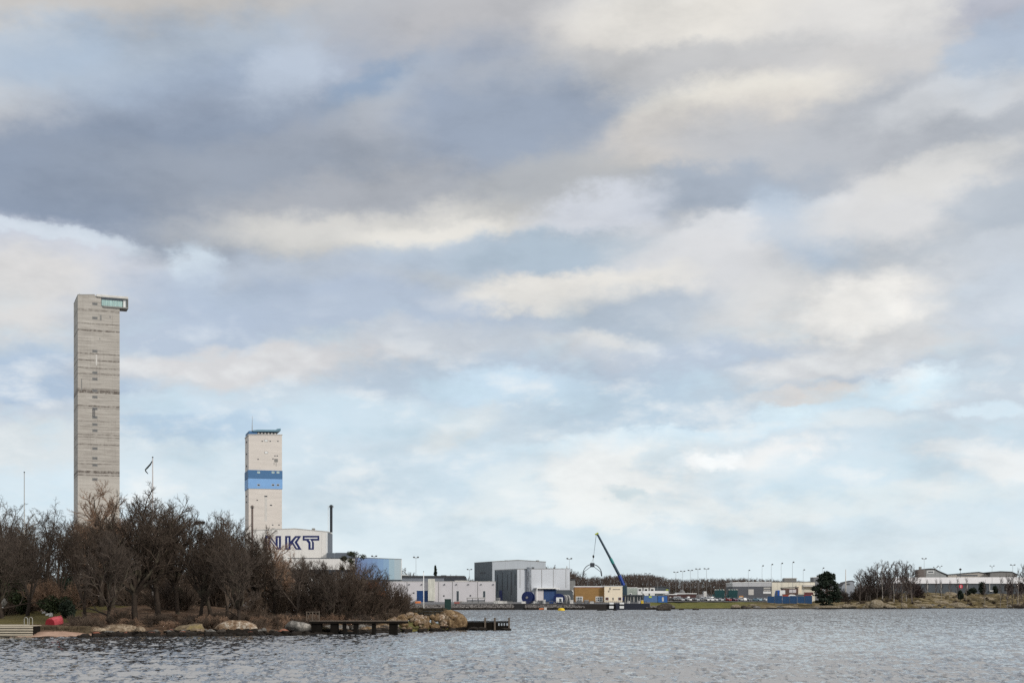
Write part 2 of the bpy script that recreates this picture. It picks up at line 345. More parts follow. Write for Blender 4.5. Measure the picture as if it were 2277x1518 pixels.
def pen_z(xs, ys):
    d = shore_dist(xs, ys)
    z = np.interp(d, [-6, -1, 0, 1.2, 4, 9, 16, 30, 50, 90], [-1.5, -0.35, -0.05, 0.2, 0.55, 0.85, 1.35, 2.5, 3.2, 3.9])
    tip = smooth((xs - X(860, 150)) / 14.0)               # a low bank at the end of the point
    zt = np.interp(d, [-6, -1, 0, 2, 5, 9, 14], [-1.5, -0.35, -0.05, 0.7, 1.3, 1.9, 2.1])
    z = z * (1 - tip) + zt * tip
    return z + vnoise(xs, ys, 5.0, 5) * 0.22 * np.clip(d / 4, 0.15, 1) + vnoise(xs, ys, 1.3, 9, 2) * 0.07
def gz(x, y): return float(pen_z(np.array([x], float), np.array([y], float))[0])
def ground_D(px, py, d0=118, d1=240):
    """distance at which the peninsula's ground is seen at this place in the photograph"""
    ds = np.arange(d0, d1, 0.4); zz = pen_z((px - CX) / F * ds, ds); k = np.nonzero(zz >= H + (CY - py) / F * ds)[0]
    return float(ds[k[0]]) if len(k) else None
xs = np.arange(-215, 2, 0.9); ys = np.concatenate([np.arange(112, 200, 0.8), np.arange(200, 430, 2.5)])
Xg, Yg = np.meshgrid(xs, ys, indexing='ij'); Zg = pen_z(Xg, Yg)
idx = np.arange(Xg.size).reshape(Xg.shape)
Fc = np.stack([idx[:-1, :-1], idx[1:, :-1], idx[1:, 1:], idx[:-1, 1:]], -1).reshape(-1, 4)
keep = (Zg.reshape(-1)[Fc] > -1.4).any(1)
m, nt, b = new_mat('leaf litter, turf and sand')
P = coords(nt, 'Object'); n1 = noise_f(nt, P, 0.9, 6, 0.7); n2 = noise_f(nt, P, 0.16, 4); n3 = noise_f(nt, P, 5.0, 3, 0.7)
s = N(nt, 'ShaderNodeSeparateXYZ'); nt.links.new(P, s.inputs[0])
litter = ramp(nt, n1.outputs[0], [(0.3, rgb(50, 40, 33)), (0.5, rgb(92, 73, 58)), (0.68, rgb(136, 114, 94))])
litter = mixc(nt, ramp(nt, n3.outputs[0], [(0.45, 0.0), (0.6, 0.6)]), litter, rgb(58, 46, 36))
turf = ramp(nt, n1.outputs[0], [(0.3, rgb(66, 60, 36)), (0.6, rgb(92, 84, 50)), (0.8, rgb(104, 92, 58))])
tipturf = ramp(nt, n1.outputs[0], [(0.3, rgb(84, 82, 46)), (0.7, rgb(122, 116, 68))])
lm = mathn(nt, 'MULTIPLY', mathn(nt, 'LESS_THAN', mathn(nt, 'ADD', s.outputs[0], mathn(nt, 'MULTIPLY', n2.outputs[0], 9)), X(105, 135) + 4.5), mathn(nt, 'GREATER_THAN', s.outputs[2], 0.75))
tm = mathn(nt, 'GREATER_THAN', mathn(nt, 'ADD', s.outputs[0], mathn(nt, 'MULTIPLY', n2.outputs[0], 4)), X(850, 150) + 2)
col = mixc(nt, lm, litter, turf); col = mixc(nt, tm, col, tipturf)
sm = mathn(nt, 'MULTIPLY', mathn(nt, 'LESS_THAN', s.outputs[0], X(195, 122)), mathn(nt, 'LESS_THAN', mathn(nt, 'ADD', s.outputs[2], mathn(nt, 'MULTIPLY', n1.outputs[0], 0.25)), 0.62))
col = mixc(nt, sm, col, ramp(nt, n1.outputs[0], [(0.3, rgb(142, 116, 100)), (0.7, rgb(176, 148, 130))]))
wet = mathn(nt, 'LESS_THAN', mathn(nt, 'ADD', s.outputs[2], mathn(nt, 'MULTIPLY', n1.outputs[0], 0.5)), 0.36)
col = mixc(nt, wet, col, rgb(44, 38, 34)); nt.links.new(col, b.inputs['Base Color']); b.inputs['Roughness'].default_value = 0.95; b.inputs['Specular IOR Level'].default_value = 0.1
me = mesh_np('peninsula_ground', np.stack([Xg, Yg, Zg], -1).reshape(-1, 3), Fc[keep], m, True)
o = bpy.data.objects.new('peninsula_ground', me); COL.objects.link(o); setting(o)

# far shore: distance of the waterline and profile of the land behind it
SH = np.array([(-1500, 620), (880, 600), (1120, 630), (1445, 632), (1500, 665), (1560, 690), (1700, 705), (1960, 735), (2120, 770), (2277, 810), (2700, 860), (3600, 900)], float)
def shore_y(px): return np.interp(px, SH[:, 0], SH[:, 1])
def far_z(t, px):
    quay = np.interp(t, [-8, -0.4, 0.4, 3, 40, 150, 300, 2500], [-3, -1.5, 2.3, 2.5, 3.3, 3.9, 4.5, 14])
    lawn = np.interp(t, [-8, -1, 0, 3, 12, 30, 60, 120, 300, 2500], [-3, -.5, .05, .5, 1.1, 2.2, 3.6, 3.9, 5, 14])
    rock = np.interp(t, [-8, -1, 0, 4, 12, 25, 45, 70, 110, 300, 2500], [-3, -.5, .05, 1.0, 2.0, 4.0, 6.4, 8.0, 8.5, 9, 16])
    a = smooth((px - 1440) / 25.0); b_ = smooth((px - 1830) / 190.0)
    return (quay * (1 - a) + lawn * a) * (1 - b_) + rock * b_
def far_g(px, D): return float(far_z(np.array([D - float(shore_y(px))]), np.array([float(px)]))[0])
pxs = np.concatenate([np.arange(-1500, 850, 60), np.arange(850, 1700, 6), np.arange(1700, 2330, 3), np.arange(2330, 3600, 40)]).astype(float)
ts = np.concatenate([[-8, -3, -1, -0.5, 0, 0.5, 1.2, 2, 3], np.arange(4, 40, 1.5), np.arange(40, 130, 4), [140, 170, 210, 260, 330, 450, 600, 900, 1400, 2300, 4500]])
Pg, Tg = np.meshgrid(pxs, ts, indexing='ij'); Yg = shore_y(Pg) + Tg; Xg = (Pg - CX) / F * Yg
Zg = far_z(Tg, Pg)
nat = smooth((Pg - 1440) / 30.0) * np.clip(Tg / 3, 0, 1) * np.clip((200 - Tg) / 100, 0, 1)
rk = smooth((Pg - 1660) / 90.0)
Zg += nat * (vnoise(Xg, Yg, 16, 21) * 0.5 + vnoise(Xg, Yg, 4.5, 23, 2) * 0.16) + nat * rk * (np.abs(vnoise(Xg, Yg, 9, 31, 3)) * 1.5 - 0.35) * (0.5 + smooth((Pg - 1850) / 150.0))
idx = np.arange(Pg.size).reshape(Pg.shape)
Fc = np.stack([idx[:-1, :-1], idx[1:, :-1], idx[1:, 1:], idx[:-1, 1:]], -1).reshape(-1, 4)
m, nt, b = new_mat('shore turf, heath and bare rock')
P = coords(nt, 'Object'); n1 = noise_f(nt, P, 0.22, 6, 0.7); n2 = noise_f(nt, P, 0.05, 4); n3 = noise_f(nt, coords(nt, 'Object', (0.12, 0.3, 1.3)), 1.0, 5, 0.65)
s = N(nt, 'ShaderNodeSeparateXYZ'); nt.links.new(P, s.inputs[0])
green = ramp(nt, n1.outputs[0], [(0.3, rgb(70, 74, 36)), (0.55, rgb(96, 94, 48)), (0.75, rgb(118, 108, 62))])
heath = ramp(nt, n3.outputs[0], [(0.3, rgb(50, 44, 30)), (0.44, rgb(76, 66, 44)), (0.54, rgb(104, 92, 62)), (0.62, rgb(144, 132, 112)), (0.76, rgb(118, 98, 82))])
fx = mathn(nt, 'DIVIDE', s.outputs[0], s.outputs[1])
hm = N(nt, 'ShaderNodeMapRange'); nt.links.new(mathn(nt, 'ADD', fx, mathn(nt, 'MULTIPLY', n2.outputs[0], 0.05)), hm.inputs[0])
hm.inputs[1].default_value = (1640 - CX) / F + .025; hm.inputs[2].default_value = (1700 - CX) / F + .025
col = mixc(nt, hm.outputs[0], green, heath)
qm = mathn(nt, 'LESS_THAN', fx, (1446 - CX) / F)
col = mixc(nt, qm, col, ramp(nt, n1.outputs[0], [(0.3, rgb(82, 80, 80)), (0.7, rgb(112, 110, 110))]))
wet = mathn(nt, 'LESS_THAN', mathn(nt, 'ADD', s.outputs[2], mathn(nt, 'MULTIPLY', n1.outputs[0], 0.5)), 0.75)
col = mixc(nt, wet, col, rgb(46, 40, 34)); nt.links.new(col, b.inputs['Base Color']); b.inputs['Roughness'].default_value = 0.95; b.inputs['Specular IOR Level'].default_value = 0.1
o = bpy.data.objects.new('far_shore_ground', mesh_np('far_shore_ground', np.stack([Xg, Yg, Zg], -1).reshape(-1, 3), Fc, m, True)); COL.objects.link(o); setting(o)

# ------------------------------------------------------------------ bare trees
def bark(name, c, var=0.3, tint=0.25, lichen=None):
    m, nt, b = new_mat(name)
    n = noise_f(nt, coords(nt, 'Object'), 2.2, 4, 0.65)
    col = ramp(nt, n.outputs[0], [(0.3, darker(c, 1 - var)), (0.7, darker(c, 1 + var))])
    if lichen:
        n2 = noise_f(nt, coords(nt, 'Object'), 0.7, 3); col = mixc(nt, ramp(nt, n2.outputs[0], [(0.5, 0.0), (0.68, 0.8)]), col, lichen)
    oi = N(nt, 'ShaderNodeObjectInfo')
    hs = N(nt, 'ShaderNodeHueSaturation'); nt.links.new(col, hs.inputs['Color'])
    nt.links.new(mathn(nt, 'ADD', mathn(nt, 'MULTIPLY', oi.outputs['Random'], 2 * tint), 1 - tint), hs.inputs['Value'])
    nt.links.new(hs.outputs[0], b.inputs['Base Color']); b.inputs['Roughness'].default_value = 0.9; b.inputs['Specular IOR Level'].default_value = 0.15
    return m
BARK = bark('dark bark', rgb(56, 48, 42), lichen=rgb(92, 88, 74)); TWIG = bark('brown twigs', rgb(84, 73, 64), tint=0.3)
TWIG2 = bark('purplish twigs', rgb(78, 69, 62), tint=0.25)
BACKBARK = bark('grey bark', rgb(98, 88, 78)); BACKTWIG = bark('pale brown twigs', rgb(102, 91, 81), tint=0.25); LITTERTWIG = bark('dry brown brush', rgb(94, 81, 70), tint=0.25); TWIG3 = bark('pale dry twigs', rgb(136, 112, 94))
BIRCHBARK = bark('birch bark', rgb(156, 149, 141), 0.25, 0.1); RUST = bark('rusty twigs', rgb(72, 61, 53))

def env_dist(p, d, c, r):
    """distance from p along d to an ellipsoid; 0 if outside and leaving"""
    q = Vector(((p.x - c.x) / r.x, (p.y - c.y) / r.y, (p.z - c.z) / r.z)); e = Vector((d.x / r.x, d.y / r.y, d.z / r.z))
    A = e.dot(e); B = 2 * q.dot(e); C_ = q.dot(q) - 1; disc = B * B - 4 * A * C_
    if disc <= 0: return 0
    return max(0, (-B + math.sqrt(disc)) / (2 * A))

class Plant:
    def __init__(s, seed): s.r = random.Random(seed); s.lines = []     # (points, radii, level)
    def rnd(s): r = s.r; return Vector((r.gauss(0, 1), r.gauss(0, 1), r.gauss(0, 1)))
    def grow(s, p, d, L, r0, r1, n, wob, up):
        pts = [p.copy()]; d = d.normalized(); st = L / n
        for i in range(n):
            d = (d + s.rnd() * wob + Vector((0, 0, up))).normalized(); p = p + d * st; pts.append(p.copy())
        rad = [r0 + (r1 - r0) * i / n for i in range(n + 1)]
        return pts, rad
    def line(s, pts, rad, lv): s.lines.append((pts, rad, lv))
    def side(s, d, ang):
        a = d.cross(s.rnd()); a = a.normalized() if a.length > 1e-6 else Vector((1, 0, 0))
        return (d * math.cos(ang) + a * math.sin(ang)).normalized()
    def ramify(s, pts, rad, lv, spec, env):
        """spec: per level (children, angle, length factor, radius, wobble, up, segments)"""
        if lv >= len(spec): return
        n, ang, lf, rr, wob, up, seg = spec[lv]
        L0 = sum((pts[i + 1] - pts[i]).length for i in range(len(pts) - 1)); m = len(pts) - 1
        for k in range(n):
            t = (0.3 if lv == 1 else 0.18) + (0.7 if lv == 1 else 0.82) * (k + s.r.random()) / n
            f = min(t * m, m - 1e-3); i = int(f); p = pts[i].lerp(pts[i + 1], f - i); d = (pts[i + 1] - pts[i]).normalized()
            d2 = s.side(d, R(ang) * s.r.uniform(0.6, 1.25)); d2 = (d2 + Vector((0, 0, up * 2))).normalized()
            L = L0 * lf * s.r.uniform(0.6, 1.15) * (1.1 - 0.5 * t)
            if env: L = min(L, env_dist(p, d2, *env) * s.r.uniform(0.8, 1.03))
            if L < 0.12: continue
            r0 = min(rr, (rad[i] if i < len(rad) else rr) * 0.8)
            q, rq = s.grow(p, d2, L, r0, r0 * 0.45, seg, wob, up)
            s.line(q, rq, lv + 1); s.ramify(q, rq, lv + 1, spec, env)
    def meshes(s, split, names, mats, k=(8, 6, 4, 3, 3, 3)):
        out = []
        for sel, nm, mm in ((lambda l: l <= split, names[0], mats[0]), (lambda l: l > split, names[1], mats[1])):
            V = []; Fq = []; o = 0
            for pts, rad, lv in s.lines:
                if not sel(lv): continue
                kk = k[min(lv, len(k) - 1)]; n = len(pts)
                for i, p in enumerate(pts):
                    t = pts[min(i + 1, n - 1)] - pts[max(i - 1, 0)]
                    a = t.cross(Vector((0.3, 0.2, 1)) if abs(t.z) < 0.9 * t.length else Vector((1, 0.1, 0)))
                    a = a.normalized() if a.length > 1e-9 else Vector((1, 0, 0)); b = t.cross(a); b = b.normalized() if b.length > 1e-9 else Vector((0, 1, 0))
                    for j in range(kk):
                        th = 6.2832 * j / kk; c_, s_ = math.cos(th) * rad[i], math.sin(th) * rad[i]
                        V.append((p.x + a.x * c_ + b.x * s_, p.y + a.y * c_ + b.y * s_, p.z + a.z * c_ + b.z * s_))
                for i in range(n - 1):
                    for j in range(kk):
                        j2 = (j + 1) % kk; Fq.append((o + i * kk + j, o + i * kk + j2, o + (i + 1) * kk + j2, o + (i + 1) * kk + j))
                o += n * kk
            if V: out.append(mesh_np(nm, V, Fq, mm))
        return out

def oak(seed, h, cr, fork=0.24, lean=0.0, limbs=8, dens=1.0, tw=1.0):
    """round crown on a short trunk that breaks into heavy crooked limbs"""
    P = Plant(seed); r = P.r; fh = h * fork
    env = (Vector((lean * h, 0, h * 0.58)), Vector((cr, cr, h * 0.43)))
    pts, rad = P.grow(Vector((0, 0, -0.5)), Vector((lean, 0.1 * lean, 1)), fh + 0.5, h * 0.024, h * 0.017, 5, 0.05, 0.05); P.line(pts, rad, 0)
    spec = [None, (int(7 * dens), 50, 0.55, h * 0.006, 0.15, 0.03, 5), (int(6 * dens), 46, 0.6, 0.034, 0.17, 0.05, 4), (int(6 * dens), 44, 0.62, 0.02 * tw, 0.16, 0.05, 3), (3, 42, 0.62, 0.0145 * tw, 0.15, 0.04, 2)]
    a0 = r.random() * 6.28
    for i in range(limbs):
        az = a0 + i * 2.4 + r.gauss(0, 0.25); e = R(8 + 74 * r.random() ** 0.75 if i else 84)
        d = Vector((math.cos(az) * math.cos(e), math.sin(az) * math.cos(e), math.sin(e)))
        L = env_dist(pts[-1], d, *env) * r.uniform(0.72, 0.86)
        q, rq = P.grow(pts[-1] + Vector((0, 0, -0.12 * i * r.random())), d, L, h * 0.015 * r.uniform(0.7, 1.15), 0.035, 8, 0.17, 0.035)
        P.line(q, rq, 1); P.ramify(q, rq, 1, spec, env)
    return P
def upright(seed, h, cr, stems=4, dens=1.0, tw=1.0, droop=0.0):
    """several rising stems with fine branches, alder or birch like"""
    P = Plant(seed); r = P.r; env = (Vector((0, 0, h * 0.58)), Vector((cr, cr, h * 0.45)))
    spec = [None, (int(17 * dens), 42, 0.36, 0.04, 0.12, 0.04, 4), (int(8 * dens), 40, 0.52, 0.024 * tw, 0.15, 0.03 - droop, 3), (int(5 * dens), 42, 0.6, 0.015 * tw, 0.15, 0.0 - droop * 2, 3)]
    base, rad = P.grow(Vector((0, 0, -0.5)), Vector((r.gauss(0, .04), r.gauss(0, .04), 1)), h * 0.14 + 0.5, h * 0.017, h * 0.013, 3, 0.04, 0.05); P.line(base, rad, 0)
    for i in range(stems):
        az = i * 6.283 / stems + r.gauss(0, 0.4); sp = r.uniform(0.12, 0.42) if stems > 1 else 0.03
        d = Vector((math.cos(az) * sp, math.sin(az) * sp, 1))
        L = min(h * 0.84, env_dist(base[-1], d.normalized(), *env)) * r.uniform(0.8, 0.95)
        q, rq = P.grow(base[-1], d, L, h * 0.0105, 0.02, 10, 0.075, 0.04); P.line(q, rq, 1); P.ramify(q, rq, 1, spec, env)
    return P
def shrub(seed, h, cr, stems=26, dens=1.0, tw=1.0):
    P = Plant(seed); r = P.r; env = (Vector((0, 0, h * 0.3)), Vector((cr, cr, h * 0.72)))
    spec = [None, (int(8 * dens), 40, 0.45, 0.024, 0.15, 0.05, 4), (int(6 * dens), 42, 0.55, 0.017 * tw, 0.16, 0.05, 3), (4, 40, 0.6, 0.013 * tw, 0.15, 0.04, 2)]
    for i in range(stems):
        az = r.random() * 6.283; e = R(r.uniform(22, 86)); d = Vector((math.cos(az) * math.cos(e), math.sin(az) * math.cos(e), math.sin(e)))
        p = Vector((math.cos(az), math.sin(az), 0)) * r.random() * cr * 0.25 + Vector((0, 0, -0.3))
        q, rq = P.grow(p, d, env_dist(p, d, *env) * r.uniform(0.75, 1.0), 0.05, 0.016, 7, 0.13, 0.03); P.line(q, rq, 0 if i % 3 == 0 else 1); P.ramify(q, rq, 1, spec, env)
    return P

PROTO = {}
def proto(key, P, split, mats, names=('trunk', 'crown')): PROTO[key] = (P.meshes(split, names, mats), names)
proto('oak', oak(11, 14, 5.6, 0.24, 0.0, 14, 1.05), 1, (BARK, TWIG))
proto('oak2', oak(12, 14, 5.0, 0.3, 0.05, 12, 1.0), 1, (BARK, TWIG))
proto('oak3', oak(13, 12, 5.4, 0.2, -0.04, 11, 1.0), 1, (BARK, TWIG2))
proto('pale', oak(14, 14, 5.0, 0.26, 0.0, 12, 1.0), 1, (BARK, TWIG3))
proto('upright', upright(21, 13, 3.6, 4), 0, (BARK, TWIG))
proto('upright2', upright(22, 13, 3.2, 5, 1.0), 0, (BARK, TWIG2))
proto('weeping', upright(23, 14, 3.6, 3, 1.1, 1.0, 0.11), 0, (BARK, TWIG2))
proto('rusty', oak(15, 8, 4.2, 0.2, 0.05, 9, 1.1), 1, (BARK, RUST))
proto('shrub', shrub(31, 4, 3.0), 0, (TWIG, TWIG), ('stems', 'twigs'))
proto('shrub2', shrub(32, 4, 2.6, 24), 0, (TWIG2, TWIG2), ('stems', 'twigs'))
proto('shrub3', shrub(33, 3, 3.0, 30, 1.0), 0, (TWIG3, TWIG3), ('stems', 'twigs'))
proto('shrub4', shrub(34, 5, 4.6, 34, 1.1), 0, (BARK, RUST), ('stems', 'twigs'))
PH = dict(oak=14, oak2=14, oak3=12, pale=14, upright=13, upright2=13, weeping=14, rusty=8, shrub=4.1, shrub2=4.1, shrub3=3.1, shrub4=5.1, birch=16, far=16, far2=16)
def plant(key, name, label, cat, loc, h, rz, group, wide=1.0, mats=None):
    t = thing(name, label, cat, loc, rz, group); s = h / PH[key]; t.scale = (s * wide, s * wide, s)
    (a, b), nm = PROTO[key]
    for me, n in ((a, nm[0]), (b, nm[1])):
        o = bpy.data.objects.new(n, me); COL.objects.link(o); o.parent = t
        if mats: o.material_slots[0].link = 'OBJECT'; o.material_slots[0].material = mats[0 if n in ('trunk', 'stems') else 1]
    return t
def near(key, px, D, ptop, label, wide=1.0, name='bare_tree', cat='tree', group='bare trees of the left grove', mats=None):
    x = X(px, D); g = gz(x, D); h = Z(ptop, D) - g
    return plant(key, name, label, cat, (x, D, g), h, RT.random() * 6.28, group, wide, mats)
RT = random.Random(77)
# front of the grove, one by one
near('weeping', 22, 160, 1078, 'drooping bare birch-like tree at the left edge of the grove, beside the thin pole')
near('weeping', 100, 165, 1098, 'drooping bare tree with a hanging crown left of the tall concrete tower')
near('pale', 226, 172, 1066, 'pale bare tree whose twigs overlap the right foot of the tall concrete tower', 1.0)
near('oak', 300, 141, 1068, 'big crooked spreading oak in front of the flagpole, the tallest crown of the grove', 1.02)
near('oak2', 352, 146, 1082, 'dark bare oak with a round crown just right of the flagpole', 1.0)
near('upright', 190, 136, 1130, 'dark many-stemmed tree on the bank above the pale stones, below the tall tower', 1.1)
near('oak3', 238, 133, 1175, 'low forked tree leaning over the flat shore rock', 0.9)
near('upright2', 470, 150, 1112, 'upright bare tree with a thin fan of twigs beside the floodlight mast', 1.15)
near('upright', 505, 143, 1120, 'slender bare tree left of the blue banded tower')
near('oak2', 445, 139, 1180, 'short oak behind the yellow lichen boulder', 0.95)
near('oak', 560, 150, 1150, 'broad bare tree in front of the foot of the blue banded tower', 0.85)
near('oak3', 530, 136, 1195, 'dense dark oak right above the big orange boulder')
near('pale', 610, 155, 1178, 'light brown bare tree that covers the first letter on the white hall', 0.9)
near('upright2', 655, 148, 1215, 'low spreading tree below the letters on the white hall', 1.3)
near('oak3', 700, 152, 1242, 'low bare tree between the white hall and the ivy topped tree', 1.05)
near('oak', 778, 150, 1224, 'bare tree with a dark clotted top near the right end of the grove', 0.95)
near('rusty', 820, 156, 1262, 'rust brown bare tree at the right end of the grove', 1.15)
near('oak3', 735, 146, 1270, 'low crooked tree behind the jetty rail', 1.1)
near('upright', 574, 149, 1172, 'twiggy bare tree in front of the left corner of the white hall', 1.15)
near('upright2', 690, 158, 1226, 'thin bare tree before the right end of the lettering', 1.2)
near('upright', 722, 160, 1238, 'thin bare tree below the black chimney', 1.3)
near('upright2', 806, 160, 1236, 'thin bare tree in front of the blue panels', 1.3)
near('upright', 848, 162, 1258, 'low fine twigged tree before the right part of the blue panels', 1.6)
near('upright2', 60, 148, 1150, 'grey bare tree above the lawn near the left picture edge', 1.3)
near('upright', 135, 152, 1135, 'bare tree above the red rowing boat', 1.2)
near('oak2', 395, 150, 1120, 'bare oak between flagpole and floodlight mast', 0.9)
near('oak3', 5, 140, 1190, 'greenish bare tree cut by the left picture edge', 1.2)
INNER = 'bare brown tree in the thick of the left grove, its trunk hidden by others'
kinds = ['oak', 'oak2', 'oak3', 'upright', 'upright2', 'oak']
TOPS = [(-80, 1100), (0, 1105), (60, 1118), (160, 1130), (220, 1092), (290, 1078), (340, 1084), (390, 1110), (430, 1132), (500, 1125), (545, 1148), (590, 1172), (640, 1220), (690, 1250), (735, 1262), (780, 1245), (830, 1275), (870, 1305)]
tx_, ty_ = zip(*TOPS)
for row, (D0, n) in enumerate(((170, 9), (194, 11), (218, 10))):
    for i in range(n):
        px = -60 + (i + RT.random() * 0.8) * (880 / n) + row * 13; D = D0 + RT.uniform(-8, 8)
        if px > 850 or gz(X(px, D), D) < 0.6: continue
        near(RT.choice(kinds), px, D, float(np.interp(px, tx_, ty_)) + RT.uniform(8, 75), INNER, RT.uniform(0.85, 1.15), mats=(BACKBARK, BACKTWIG) if RT.random() < 0.75 else None)
# undergrowth: bare bushes along the bank
BUSH = 'leafless brown bush in the undergrowth of the left grove'
for i in range(92):
    back = i % 2
    px = RT.uniform(-40, 890); D = RT.uniform(166, 200) if back else (RT.uniform(139, 166) if px < 800 else RT.uniform(150, 168))
    if not back and px < 130: D = RT.uniform(152, 166)
    x = X(px, D); g = gz(x, D)
    if g < 0.5 or (not back and 190 < px < 560 and RT.random() < 0.65): continue
    hb = RT.uniform(4.0, 6.8) * (1 if px < 640 else 0.7) if back else RT.uniform(1.8, 4.6) * (0.75 if px > 860 else 1)
    plant(RT.choice(['shrub', 'shrub2', 'shrub3', 'shrub', 'shrub2']), 'bare_bush', BUSH, 'bush', (x, D, g), hb, RT.random() * 6.28, 'bare bushes under the grove', RT.uniform(0.85, 1.15), (BACKTWIG, LITTERTWIG) if back or RT.random() < .4 else None)
for i in range(75):
    px = RT.uniform(178, 860); D = np.interp(px, [p for p, d in PEN[:16]], [d for p, d in PEN[:16]]) + RT.uniform(3.2, 14); x = X(px, D); g = gz(x, D)
    plant(RT.choice(['shrub3', 'shrub3', 'shrub2']), 'bramble', 'low brown bramble tangle on the leaf strewn bank of the grove', 'bush', (x, D, g), RT.uniform(0.6, 1.5), RT.random() * 6.28, 'brambles along the bank', RT.uniform(1.0, 1.7), RT.choice([(BACKTWIG, LITTERTWIG), None, (BARK, TWIG)]))
for px, D, ht, wd, lab in ((850, 157, 4.9, 1.0, 'large arching bush right of the rust brown tree'), (800, 152, 5.2, 1.0, 'large rust brown bush behind the jetty'), (880, 160, 3.4, 1.0, 'last arching bush at the open end of the grove'), (745, 148, 5.0, 1.0, 'big brown bush behind the middle of the jetty')):
    x = X(px, D); plant('shrub4', 'bare_bush', lab, 'bush', (x, D, gz(x, D)), ht, RT.random() * 6, 'bare bushes under the grove', wd)
# ------------------------------------------------------------------ rocks
def rock_mat(name, c1, c2, c3, wet=0.28, lichen=None):
    m, nt, b = new_mat(name)
    P = coords(nt, 'Object'); n1 = noise_f(nt, P, 1.6, 7, 0.78); n2 = noise_f(nt, P, 0.7, 3); n3 = noise_f(nt, P, 5, 3, 0.7)
    col = ramp(nt, n1.outputs[0], [(0.34, c1), (0.5, c2), (0.64, c3)])
    col = mixc(nt, ramp(nt, n3.outputs[0], [(0.5, 0.0), (0.7, 0.55)]), col, darker(c1, 0.5))
    if lichen: col = mixc(nt, ramp(nt, n2.outputs[0], [(0.54, 0.0), (0.66, 0.55)]), col, lichen)
    g = N(nt, 'ShaderNodeNewGeometry'); s = N(nt, 'ShaderNodeSeparateXYZ'); nt.links.new(g.outputs['Position'], s.inputs[0])
    # algae below the high water line
    wl = mathn(nt, 'LESS_THAN', mathn(nt, 'SUBTRACT', s.outputs[2], mathn(nt, 'MULTIPLY', n1.outputs[0], 0.8)), wet - 0.3)
    col = mixc(nt, wl, col, rgb(36, 31, 26)); nt.links.new(col, b.inputs['Base Color']); b.inputs['Roughness'].default_value = 0.9; b.inputs['Specular IOR Level'].default_value = 0.2
    bp = N(nt, 'ShaderNodeBump'); bp.inputs['Strength'].default_value = 1.0; bp.inputs['Distance'].default_value = 0.14; nt.links.new(n1.outputs[0], bp.inputs['Height']); nt.links.new(bp.outputs[0], b.inputs['Normal'])
    return m
GREYROCK = rock_mat('grey granite', rgb(68, 66, 62), rgb(106, 103, 98), rgb(170, 164, 156), 0.32)
TANROCK = rock_mat('tan granite', rgb(78, 64, 50), rgb(120, 103, 84), rgb(176, 161, 140), 0.33)
ORANGEROCK = rock_mat('orange granite', rgb(84, 65, 50), rgb(134, 112, 90), rgb(208, 199, 185), 0.5)
GOLDROCK = rock_mat('golden granite', rgb(62, 49, 36), rgb(108, 87, 62), rgb(160, 138, 108))
LICHENROCK = rock_mat('granite with yellow lichen', rgb(86, 76, 60), rgb(120, 106, 84), rgb(154, 137, 112), 0.42, rgb(126, 114, 66))
WHITEROCK = rock_mat('pale quartz stone', rgb(150, 148, 144), rgb(190, 188, 184), rgb(222, 220, 216), 0.1)
DARKROCK = rock_mat('dark wet stone', rgb(44, 40, 36), rgb(66, 60, 54), rgb(96, 88, 80))
REDROCK = rock_mat('red granite', rgb(110, 68, 54), rgb(140, 92, 74), rgb(168, 128, 110))
FARROCK = rock_mat('far shore granite', rgb(84, 74, 58), rgb(126, 114, 94), rgb(168, 158, 140), 0.6)

import bmesh
def rock_mesh(name, seed, sx, sy, sz, m, rough=0.22, cuts=7, sub=3, skew=0.0, sharp=False):
    bm = bmesh.new(); bmesh.ops.create_icosphere(bm, subdivisions=sub, radius=1.0)
    r = random.Random(seed); pl = []
    for _ in range(cuts):
        d = Vector((r.gauss(0, 1), r.gauss(0, 1), r.gauss(0, 0.8))).normalized(); pl.append((d, r.uniform(0.62, 0.92)))
    off = Vector((seed * 3.7, seed * 1.3, seed * 7.1))
    for v in bm.verts:
        p = v.co.copy()
        for d, k in pl:
            e = p.dot(d) - k
            if e > 0: p -= d * e * (0.95 if sharp else 0.8)
        p *= 1 + rough * (mnoise.fractal(p * 1.3 + off, 1.0, 2.0, 4) * 0.6)
        v.co = Vector((p.x * sx + skew * sx * max(p.z, 0) , p.y * sy, p.z * sz))
    me = bpy.data.meshes.new(name); bm.to_mesh(me); bm.free()
    me.polygons.foreach_set('use_smooth', [not sharp] * len(me.polygons)); me.materials.append(m); return me
def rock(px0, px1, ptop, pbase, D, m, label, seed, name='boulder', cat='boulder', group='boulders along the near shore', depth=0.8, rough=0.22, skew=0.0, sub=4, sink=0.3, rz=0.0):
    if D < 200 and pbase < 1395:
        D = ground_D((px0 + px1) / 2, pbase) or D; pbase += 1.5
    sx = (px1 - px0) / 2 / F * D; z1 = Z(ptop, D); z0 = Z(pbase, D)
    hgt = z1 - z0
    sz = hgt / (2 - sink * 2) if sink < 0.5 else hgt
    me = rock_mesh(name, seed, sx * 1.08, sx * depth, hgt * 0.62, m, rough, 7, sub, skew)
    o = bpy.data.objects.new(name, me); COL.objects.link(o)
    zs = [v.co.z for v in me.vertices]; o.location = (X((px0 + px1) / 2, D), D + sx * depth * 0.5, z1 - max(zs)); o.rotation_euler.z = rz
    return tag(o, label, cat, group)
rock(480, 573, 1378, 1416, 131, ORANGEROCK, 'largest rounded boulder on the near shore, pale top and orange side', 3, depth=0.7, rough=0.1, skew=-0.12, sub=5)
rock(383, 458, 1385, 1417, 130, LICHENROCK, 'wedge shaped boulder with yellow lichen, left of the largest orange boulder', 5, depth=0.75, rough=0.2, skew=0.25)
